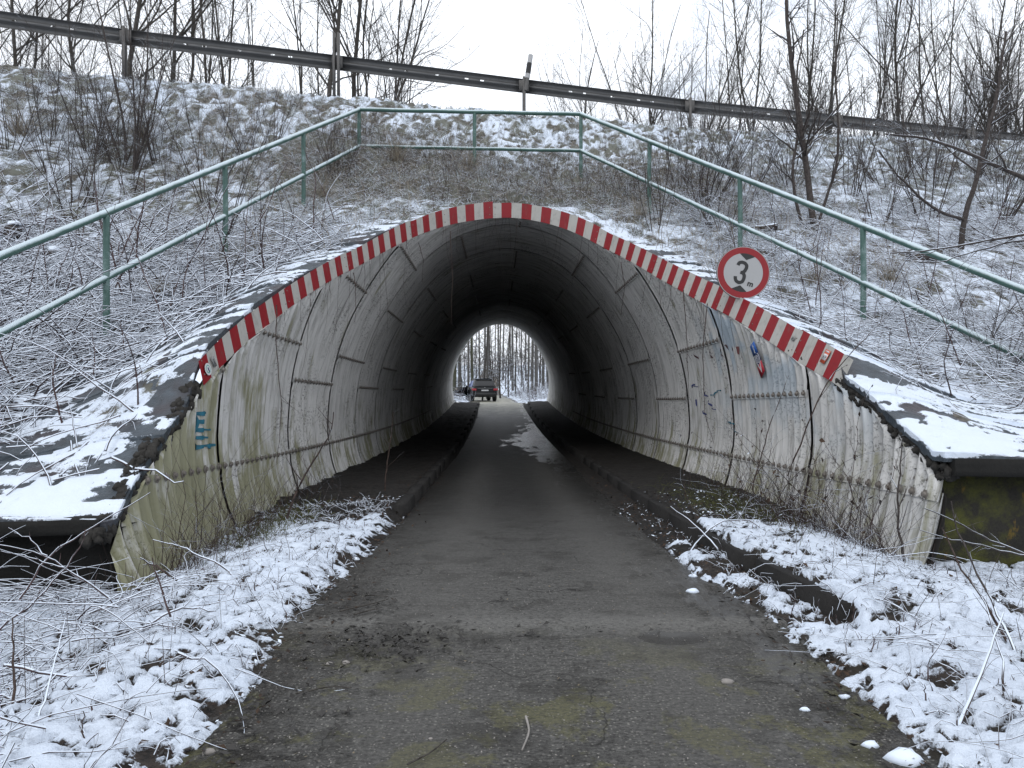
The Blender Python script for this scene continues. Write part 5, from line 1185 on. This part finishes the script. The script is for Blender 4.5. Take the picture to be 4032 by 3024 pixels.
# canes crossing in front of the left abutment
cane('bramble_cane', 'long straight snowy cane rising right across the black left wall', [(52, 1290, 4.15), (107, 1203, 4.2), (248, 1110, 4.3), (331, 1062, 4.4)], .0065, CN, 5, 'cane', .12, 14, 9)
cane('bramble_cane', 'snowy cane rising from the left edge and bending upward under the slab', [(-10, 1368, 3.85), (60, 1318, 3.9), (149, 1226, 4.0), (191, 1168, 4.05), (193, 1140, 4.05)], .0065, CN, 5, 'cane', .12, 14, 10)
cane('bramble_cane', 'snowy cane falling right across the black left wall to the tunnel corner', [(278, 1318, 4.1), (174, 1236, 4.05), (112, 1197, 4.0), (47, 1177, 3.95), (7, 1172, 3.9)], .007, CN, 6, 'cane', .14, 14, 11)
cane('bramble_cane', 'short snowy side cane, lowest before the black left wall', [(149, 1222, 4.0), (74, 1201, 3.95), (14, 1186, 3.9)], .0045, CN, 3, 'cane', .15, 10, 12)
cane('bramble_cane', 'short snowy side cane, highest before the black left wall', [(112, 1197, 4.0), (69, 1157, 4.0), (30, 1136, 4.0)], .0045, CN, 3, 'cane', .15, 10, 13)
cane('bramble_cane', 'snowy cane leaning left before the foot of the left tunnel wall', [(523, 1252, 4.5), (471, 1213, 4.5), (397, 1177, 4.55), (336, 1163, 4.6)], .007, CN, 6, 'cane', .18, 14, 14)
cane('bramble_cane', 'short dark cane below the snowy one at the left tunnel wall', [(388, 1250, 4.4), (345, 1222, 4.4), (309, 1202, 4.4)], .009, CD, 1, 'cane', .2, 10, 15)
cane('bramble_cane', 'forked grey stick lying on the snow by the left tunnel corner', [(290, 1388, 3.55), (313, 1352, 3.6), (397, 1306, 3.75), (486, 1320, 3.8)], .008, CN, 4, 'cane', .2, 14, 16)
for i, (q, lab) in enumerate([([(20, 1430, 2.95), (160, 1452, 3.0), (280, 1500, 3.0), (400, 1512, 3.05)], 'pale cane lying level across the near left snow'), ([(-10, 1490, 2.9), (60, 1512, 2.9), (150, 1540, 2.95)], 'bent pale cane at the left photo edge'), ([(40, 1545, 2.7), (42, 1400, 2.8), (38, 1330, 2.85)], 'upright dead stalk at the left photo edge'), ([(195, 1659, 2.45), (186, 1560, 2.5), (188, 1530, 2.5)], 'short dark upright stalk in the near left snow'), ([(350, 1590, 2.75), (420, 1560, 2.8), (505, 1562, 2.85)], 'pale twig overhanging the left road edge'), ([(90, 1560, 2.6), (130, 1420, 2.8), (150, 1330, 3.0)], 'thin leaning stalk in the near left corner')]):
    cane('bramble_cane', lab, q, (.007, .007, .006, .004, .005, .004)[i], CN if i not in (2, 3) else CD, 3, 'cane', .14, 12, 20+i)
# right verge
cane('bramble_cane', 'snowy cane rising left over the mossy right wall, uppermost of two', [(2280, 1222, 4.0), (2145, 1168, 3.95), (2081, 1133, 3.9), (2007, 1101, 3.9)], .0075, BS, 4, 'cane', .15, 14, 30)
cane('bramble_cane', 'snowy cane rising left over the mossy right wall, lower of two', [(2280, 1216, 3.8), (2140, 1186, 3.8), (2081, 1171, 3.8), (1997, 1148, 3.85)], .006, BS, 5, 'cane', .15, 14, 31)
cane('bramble_cane', 'dark stem leaning left in front of the mossy right wall', [(2212, 1440, 3.2), (2150, 1320, 3.4), (2094, 1240, 3.5), (2045, 1143, 3.6)], .0075, CD, 4, 'cane', .12, 14, 32)
cane('bramble_cane', 'budded dark stem standing before the mossy right wall', [(2230, 1470, 3.0), (2171, 1335, 3.3), (2120, 1240, 3.45), (2071, 1128, 3.5), (2066, 1085, 3.5)], .0075, BS, 6, 'cane', .10, 14, 33)
cane('bramble_cane', 'pale thick cane stuck upright in the near right snow', [(2082, 1580, 2.55), (2140, 1445, 2.65), (2182, 1330, 2.75)], .0075, CN, 1, 'cane', .2, 10, 34)
cane('bramble_cane', 'dark broken cane lying toward the kerb on the right snow', [(1884, 1337, 3.7), (1836, 1290, 3.9), (1800, 1265, 4.0)], .009, BS, 1, 'cane', .2, 10, 35)
cane('bramble_cane', 'snowy cane leaning over the right kerb toward the wall', [(1560, 1195, 5.2), (1500, 1130, 5.4), (1450, 1095, 5.5)], .008, CN, 2, 'cane', .2, 10, 36)
cane('bramble_cane', 'long thin cane in the right corner curving up to the edge', [(2160, 1659, 2.6), (2190, 1480, 2.7), (2150, 1330, 3.0), (2090, 1220, 3.3)], .005, CD, 4, 'cane', .12, 14, 37)
cane('bramble_cane', 'arching snow dusted bramble before the right wall', [(1350+130, 1210, 5.3), (1545, 1130, 5.4), (1620, 1120, 5.5), (1690, 1180, 5.5)], .007, CN, 8, 'cane', .25, 14, 38)
cane('sapling', 'dark budded sapling standing before the lower right tunnel wall', [(1964, 1218, 4.62), (1952, 1163, 4.62), (1948, 1110, 4.62), (1953, 1020, 4.65), (1957, 968, 4.65)], .009, BS, 8, 'sapling', .28, 14, 39, 38)
cane('sapling', 'thin forked sapling before the lower left tunnel wall', [(622, 1118, 6.0), (640, 1060, 6.0), (668, 1015, 6.0), (715, 940, 6.0), (722, 890, 6.0)], .010, CD, 8, 'sapling', .34, 14, 40, 50)
cane('sapling', 'small twig sapling at the tunnel floor edge left of the road', [(832, 1060, 8.4), (836, 1000, 8.4), (845, 950, 8.4), (850, 890, 8.4)], .009, CD, 4, 'sapling', .35, 12, 41, 45)
cane('bramble_vine', 'long thorny bramble crossing from wall foot up over the striped edge', [(1706, 1030, 6.0), (1783, 836, 6.1), (1870, 735, 6.2), (1962, 640, 6.5)], .0065, CD, 6, 'bramble', .08, 16, 42)
cane('bramble_vine', 'thorny bramble left of the long one on the right wall', [(1628, 1060, 6.3), (1660, 940, 6.4), (1708, 811, 6.5)], .006, CD, 6, 'bramble', .08, 14, 43)
for i, (pts, lab) in enumerate([([(973, 500, 12.1), (977, 600, 12.0), (975, 700, 12.0)], 'long hanging root left of the crown'), ([(1478, 625, 9.3), (1484, 720, 9.2), (1490, 860, 9.1)], 'hanging vine left of the dark seam on the right wall'), ([(1530, 655, 8.6), (1520, 760, 8.5), (1525, 900, 8.5), (1545, 960, 8.4)], 'looping hanging vine right of the dark seam'), ([(1342, 565, 11.1), (1350, 620, 11.0), (1342, 680, 11.0)], 'thin hanging root right of the crown'), ([(765, 590, 9.6), (770, 640, 9.5), (768, 700, 9.4)], 'short beaded root hanging on the left wall'), ([(905, 525, 11.3), (915, 560, 11.2), (912, 610, 11.2)], 'thin hanging root beside the left boards'), ([(600, 660, 7.6), (598, 740, 7.5), (612, 900, 7.4), (600, 1000, 7.3)], 'long thin vine hanging down the left wall')]):
    cane('hanging_vine', lab, pts, .0055 if i else .007, CD, 3, 'vine', .18, 14, 50+i)
# brambles with leaves before the right wall
p = Plant(77); n = 34; Yq = p.r.uniform(4.9, 7.2, n); Xq = 2.42-np.abs(p.r.normal(0, .28, n)); st = np.stack([Xq, Yq, floor_z(Xq, Yq)], 1); d = np.stack([p.r.normal(-.1, .35, n), p.r.normal(0, .4, n), np.ones(n)], 1)
p.stems(st, d, p.r.uniform(.4, 1.25, n), p.r.uniform(.0018, .0045, n), 12, .17, -.045); p.branch(5, .4, 45, 6, .2, .18, -.04, .55)
tag(obj('bramble_thicket', p.mesh('bramble_thicket', [0, 1], [4, 3], M['cane_dark'])), 'dark arching bramble thicket in front of the right tunnel wall', None, None, 'stuff')
P_, _, _ = p.lv[0]; L_ = P_[:, 3:].reshape(-1, 3); L_ = L_[p.r.random(len(L_)) < .45]
leaves('withered_leaves', L_[:, 0], L_[:, 1], (.007, .020), M['leaf'], 'withered leaves hanging on the brambles by the right wall', zf=lambda x, y: L_[:, 2], lift=-.02, tilt=.9)
p = Plant(78); n = 22; Yq = p.r.uniform(4.7, 6.6, n); Xq = -2.4+np.abs(p.r.normal(0, .2, n)); st = np.stack([Xq, Yq, floor_z(Xq, Yq)], 1); d = np.stack([p.r.normal(.1, .3, n), p.r.normal(0, .3, n), np.ones(n)], 1)
p.stems(st, d, p.r.uniform(.5, 1.3, n), p.r.uniform(.0018, .004, n), 12, .13, -.03); p.branch(4, .3, 45, 6, .2, .18, -.04, .55)
tag(obj('bramble_thicket', p.mesh('bramble_thicket', [0, 1], [4, 3], M['cane_dark'])), 'thin dark brambles climbing the left tunnel wall', None, None, 'stuff')
p = Plant(79); aa_ = p.r.uniform(2.6, AL-2.6, 70); xx_, zz_, _, _ = prof(aa_); ye_ = y_edge(aa_); st = np.stack([xx_*.985, ye_-.03, zz_+zc(ye_)+.0], 1)
p.stems(st, np.stack([p.r.normal(0, .12, 70), p.r.normal(-.05, .1, 70), -np.ones(70)], 1), p.r.uniform(.15, 1.3, 70)**1.3, p.r.uniform(.0016, .0035, 70), 10, .08, -.03); p.branch(2, .3, 40, 5, .3, .12, -.05, .6)
tag(obj('hanging_roots', p.mesh('hanging_roots', [0, 1], [3, 3], M['cane_dark'])), 'thin dark roots and stems hanging from the edge of the tunnel mouth', None, None, 'stuff')
# tufts of tall dry grass, each a thing
tuft_me = []
for k in range(3):
    p = Plant(90+k); n = 150; a = p.r.uniform(0, 6.28, n); q = p.r.uniform(0, .10, n); st = np.stack([np.cos(a)*q, np.sin(a)*q, np.zeros(n)-.03], 1); d = np.stack([np.cos(a)*q*5, np.sin(a)*q*5, np.ones(n)*.8], 1)
    p.stems(st, d, p.r.uniform(.25, .62, n), p.r.uniform(.0018, .0035, n), 7, .12, -.22); tuft_me.append(p.mesh('tuft', [0], [3], M['hay']))
for u, v, sc_, lab in [(1930, 610, 1.0, 'tan dry grass tuft right of the post beside the sign'), (1760, 615, .8, 'tan dry grass tuft between the height sign and the right post'), (560, 560, 1.1, 'tan dry grass tuft below the left middle rail'), (505, 590, .9, 'smaller tan dry grass tuft at the foot of the second left post'), (700, 430, 1.1, 'tan dry grass tuft beside the third left post'), (860, 350, 1.3, 'dark dry grass tuft left of the middle post over the crown'), (1010, 372, 1.3, 'dark dry grass tuft at the middle post over the crown'), (60, 300, 1.6, 'large dry sedge tuft at the left photo edge'), (310, 300, 1.3, 'dry grass tuft beside the fan shaped shrub'), (1590, 470, .9, 'tan dry grass tuft behind the right middle rail'), (1380, 470, .9, 'tan dry grass tuft at the first post right of the crown'), (350, 650, .8, 'low tan grass tuft left of the striped board'), (1850, 560, .7, 'small tan grass tuft under the upper right rail')]:
    P = hit_bank(u, v); o_ = obj('grass_tuft', tuft_me[len(lab) % 3], None, (P[0], P[1], float(bank_z(np.array(P[0]), np.array(P[1])))), (0, 0, random.random()*6)); o_.scale = (sc_,)*3; tag(o_, lab, 'grass tuft', 'dry grass tufts on the bank')
# stumps and logs
def stump(u, v, r, h, label, lie=False):
    P = hit_bank(u, v); z = float(bank_z(np.array(P[0]), np.array(P[1]))); o = thing('cut_log' if lie else 'tree_stump', label, 'log' if lie else 'stump', (P[0], P[1], z))
    b = MB(); n = 6
    if lie: b.tube([(-.22*(1-2*i/(n-1)), .02*math.sin(i), r*.7+.05*i/(n-1)) for i in range(n)], [r*(1+.06*math.sin(i*2)) for i in range(n)], 12)
    else: b.tube([(0.01*i, 0, h*i/(n-1)-.03) for i in range(n)], [r*(1.35-.35*i/(n-1)) for i in range(n)], 12)
    b.build('wood', M['bark_snow'], o, smooth=False)
    s_ = MB()
    if lie:
        s_.tube([(-.20*(1-2*i/(n-1)), .02*math.sin(i), r*1.4+.05*i/(n-1)) for i in range(n)], [r*.55*(.7+.3*math.sin(i*1.3)) for i in range(n)], 10)
    else: s_.tube([(.01*n, 0, h-.02), (.01*n, 0, h+.02), (.01*n, 0, h+.035)], [r*1.0, r*.95, r*.5], 12)
    s_.build('snow_cap', simple('snow_white', SNOW, .6, var=.03), o, smooth=True)
stump(2005, 565, .09, .2, 'snow capped cut log lying below the snowy young tree', True)
stump(1650, 500, .05, .1, 'small log lying behind the right handrail', True)
stump(38, 512, .10, .16, 'cut stump with a dark hollow on the left bank')
stump(118, 560, .07, .12, 'small dark stump among the canes on the left bank')
# twigs and stones on the road
for i, (pts, r, m_, lab) in enumerate([([(1136, 1552), (1145, 1585), (1128, 1625)], .0045, 'pale', 'pale crooked stick lying on the near road'), ([(735, 1322), (800, 1308), (838, 1298)], .004, 'dark', 'thin dark twig on the left of the road'), ([(765, 1330), (810, 1318)], .0045, 'dark', 'short dark twig below the thin one'), ([(790, 1287), (838, 1291)], .003, 'dark', 'thin twig left of centre on the road'), ([(640, 1500), (715, 1484), (760, 1488)], .0035, 'dark', 'thin twig near the mud patch on the road'), ([(880, 1655), (930, 1630), (965, 1600)], .0035, 'dark', 'dark twig at the near left of the road'), ([(2, 0), (2, 0)], 0, '', '')]):
    if r == 0: continue
    P = []
    for (u, v) in pts:
        y = (CZ-.008)*F_/(v-V0); P.append((u, v, y))
    W = world_path(P, 8); W[:, 2] = road_zf(W[:, 0], W[:, 1])+r+.006; mb_ = MB(); mb_.tube(W-W[0], np.linspace(r, r*.6, 8), 6)
    o_ = mb_.build('stick', M['bark'] if m_ == 'dark' else M['stone'], None, smooth=True); o_.location = tuple(W[0]); tag(o_, lab, 'stick')
def stone(u, v, r, label, m=M['stone'], name='stone', cat='stone'):
    y = (CZ-.005)*F_/(v-V0); x = CX+(u-U0)/F_*y; z = float(max(road_zf(np.array(x), np.array(y)), floor_z(np.array(x), np.array(y))))
    bm_n = 8; th = np.linspace(0, 2*np.pi, bm_n, endpoint=False); V = []
    for h, q in ((-.3, .8), (.1, 1.0), (.5, .75), (.72, .3)):
        for a in th: V.append((r*q*math.cos(a)*(1+.25*math.sin(3*a+u))*1.3, r*q*math.sin(a)*(1+.2*math.cos(2*a+v)), r*h*.9))
    V.append((0, 0, r*.7)); F = grid_faces(4, 8); F2 = [(i*8+7, i*8, i*8+8, i*8+15) for i in range(3)]; b = MB(); b.add(V, np.vstack([F, F2])); b.add(V, [(24+i, 24+(i+1) % 8, 32) for i in range(8)])
    o_ = b.build(name, m, None, smooth=True); o_.location = (x, y, z); tag(o_, label, cat)
snow_m = simple('snow_lump_white', SNOW, .6, var=.03)
for q in [(1573, 1477, .020, 'rounded pale stone on the right half of the near road'), (748, 1430, .014, 'white stone in the mud patch at left'), (712, 1432, .012, 'second pale stone beside the mud patch'), (930, 1595, .006, 'tiny pale stone near the middle of the road'), (455, 1620, .016, 'grey stone at the near left road edge')]: stone(*q)
for q in [(1500, 1280, .028, 'small flat lump of snow on the right of the road'), (1890, 1620, .022, 'grey snow lump at the near right road edge'), (1965, 1650, .045, 'large white snow lump at the bottom right'), (1830, 1512, .016, 'tiny snow lump by the right road edge'), (1745, 1540, .014, 'small snow lump on the right of the near road'), (770, 1205, .022, 'small snow lump on the left of the road'), (1500, 1246, .02, 'round snow lump beside the right verge')]: stone(*q, snow_m, 'snow_lump', 'snow lump')

# ------------------------------------------------------------------ the parked car beyond the tunnel
car_y = 55.0; cz0 = float(zc(car_y)); car = thing('parked_car', 'black estate SUV seen from behind beyond the tunnel with its left door open', 'car', (-1.08, car_y, cz0), R_(9))
paint_ = simple('black_car_paint', (.012, .012, .013), .22, .0, .6, var=.1); trim = simple('black_plastic', (.015, .015, .015), .7); glass = simple('sky_blue_glass', (.16, .22, .48), .12, 0, .8); tyre = simple('tyre_rubber', (.012, .012, .012), .85); rim = simple('dull_rim', (.16, .16, .17), .4, .6); chrome = simple('grey_trim', (.18, .18, .18), .35, .7)  # window glass has its blue sky reflection painted into the base colour
lamp = simple('red_lamp_glass', (.38, .02, .03), .2)
def loft(mbx, stations, m=0):
    """stations: (y, [(x,z)...] right half bottom to top)"""
    rows = []
    for y, pr in stations:
        rows.append([(x, y, z) for x, z in pr]+[(-x, y, z) for x, z in pr[::-1]])
    k = len(rows[0]); V = np.array(rows).reshape(-1, 3); F = []
    for i in range(len(rows)-1):
        for j in range(k): F.append((i*k+j, i*k+(j+1) % k, (i+1)*k+(j+1) % k, (i+1)*k+j))
    mbx.add(V, F, m); mbx.add(V, [tuple(range(k))[::-1], tuple((len(rows)-1)*k+j for j in range(k))], m)
b = MB()
lo = lambda w, zt, zb=.32: [(w*.86, zb), (w*.97, zb+.12), (w, .62), (w*.985, .85), (w*.93, zt-.03), (w*.86, zt)]
loft(b, [(0, lo(.86, .97, .40)), (.06, lo(.91, 1.02, .36)), (.5, lo(.93, 1.04)), (2.2, lo(.93, 1.03)), (3.4, lo(.92, 1.02)), (4.2, lo(.90, .93)), (4.62, lo(.80, .80, .4))])
b.build('body', paint_, car, smooth=False)
b = MB(); gh = lambda w0, w1, z0, z1: [(w0, z0), ((w0+w1)/2+.015, (z0+z1)/2), (w1, z1-.04), (w1*.9, z1), (w1*.4, z1+.015)]
loft(b, [(.10, gh(.80, .74, 1.00, 1.12)), (.34, gh(.81, .68, 1.0, 1.50)), (.60, gh(.82, .66, 1.0, 1.62)), (1.7, gh(.82, .66, 1.0, 1.64)), (2.6, gh(.82, .64, 1.0, 1.56)), (3.35, gh(.82, .70, 1.0, 1.06))])
b.build('cabin', paint_, car, smooth=False)
b = MB(); b.add([(-.66, .145, 1.07), (.66, .145, 1.07), (.56, .375, 1.50), (-.56, .375, 1.50)], [(0, 1, 2, 3)]); b.add([(-.66, .125, 1.07), (.66, .125, 1.07), (.56, .355, 1.50), (-.56, .355, 1.50)], [(0, 1, 2, 3)])
b.build('rear_window', glass, car)
for s_ in (-1, 1):
    b = MB(); b.add([(s_*.835, .75, 1.06), (s_*.835, 1.65, 1.06), (s_*.70, 1.60, 1.52), (s_*.69, .85, 1.50)], [(0, 1, 2, 3)]); b.add([(s_*.835, 1.75, 1.06), (s_*.835, 2.9, 1.06), (s_*.68, 2.45, 1.50), (s_*.70, 1.75, 1.52)], [(0, 1, 2, 3)]); b.build('side_window', glass, car)
    b = MB(); b.box((s_*.76, -.005, .87), (.28, .06, .14), 0); b.box((s_*.90, .08, .88), (.05, .2, .13), 0); b.build('tail_light', lamp, car)
    b = MB(); b.tube([(s_*.62, .6, 1.67), (s_*.62, 1.5, 1.70), (s_*.60, 2.5, 1.62)], .018, 6); b.build('roof_rail', chrome, car)
    b = MB(); b.box((s_*.98, 2.75, 1.06), (.16, .10, .13), 0); b.build('mirror', paint_, car)
    b = MB(); b.box((s_*.55, -.03, .42), (.2, .05, .07), 0); b.build('exhaust_trim', chrome, car)
    for yw in (.85, 3.75):
        w = obj('wheel', None, car, (s_*.82, yw, .36)); b = MB(); b.tube([(-.12, 0, 0), (-.10, 0, 0), (.10, 0, 0), (.12, 0, 0)], [.32, .36, .36, .32], 20); b.build('tyre', tyre, w, smooth=False)
        b = MB(); b.tube([(s_*.121, 0, 0), (s_*.128, 0, 0)], [.22, .2], 12); b.build('rim', rim, w)
b = MB(); b.box((0, -.02, .50), (1.62, .12, .26), 0, taper=.96); b.box((0, -.015, .74), (1.5, .04, .03), 0); b.build('bumper', trim, car)
b = MB(); b.box((0, -.085, .61), (1.5, .02, .025), 0); b.box((0, -.03, .945), (1.05, .03, .02), 0); b.build('bumper_strip', chrome, car)
b = MB(); b.box((0, -.02, .80), (.52, .02, .115), 0); pl = b.build('number_plate', simple('plate_white', (.5, .5, .5), .5), car)
text(pl, '▪▪▪', .01, (0, 0, 0), M['ink']) if False else None
b = MB(); disc(b, .05, 0, 0, 16); e_ = b.build('emblem', chrome, car); e_.rotation_euler = (R_(75), 0, 0); e_.location = (0, .03, 1.0)
b = MB(); b.box((0, .16, 1.145), (.4, .02, .02), 0); b.build('wiper', trim, car)
b = MB(); b.box((0, .50, 1.60), (1.15, .3, .035), 0, taper=.9); b.build('roof_spoiler', paint_, car)
b = MB(); n = 9; Xs_ = np.linspace(-.62, .62, n); Ys_ = np.linspace(.5, 2.5, 12); XX, YY = np.meshgrid(Xs_, Ys_); b.add(np.stack([XX, YY, 1.655+.03*fbm(XX, YY, 3, 3, 5)-.04*np.abs(XX)**3-.045*np.clip(YY-1.7, 0, 1)], -1).reshape(-1, 3), grid_faces(12, n)); b.build('roof_snow', snow_m, car, smooth=True)
# open left front door: panel, window frame and a red marker lamp at its edge
dr = obj('open_door', None, car, (-.93, 2.75, 0), (0, 0, R_(-66))); 
b = MB(); b.box((-.0, -.55, .70), (.07, 1.08, .66), 0); b.tube([(0, -.02, 1.02), (0, -.35, 1.42), (0, -.75, 1.50), (0, -1.02, 1.44), (0, -1.08, 1.02)], .03, 6); b.build('panel', paint_, dr)
b = MB(); b.box((-.04, -1.0, .72), (.04, .10, .18), 0); b.build('marker_lamp', lamp, dr)
b = MB(); b.box((-.045, -.55, .72), (.02, .7, .16), 0); b.build('armrest', trim, dr)

# ------------------------------------------------------------------ undergrowth beyond the tunnel
X = rng.uniform(-12, 9, 4200); Y = rng.uniform(43, 78, 4200); q = (X < road_l(Y)-.6) | (X > road_r(Y)+.5); X, Y = X[q], Y[q]
strands('forest_brush', X, Y, (.5, 2.2), (.008, .022), M['cane'], 'snow covered brushwood on the forest floor beyond the tunnel', lie=.7, S=6, wig=.2, zf=far_z, lift=(0, .3), upd=.4)
X = rng.uniform(-16, 14, 2600); Y = rng.uniform(62, 125, 2600)
strands('forest_brush', X, Y, (1.5, 5.5), (.010, .028), M['bark_snow'], 'grey thicket of bare twigs deep in the forest', lie=.15, S=6, wig=.2, zf=far_z, lift=(0, 3.5), upd=.5, follow=False, up=0.0)
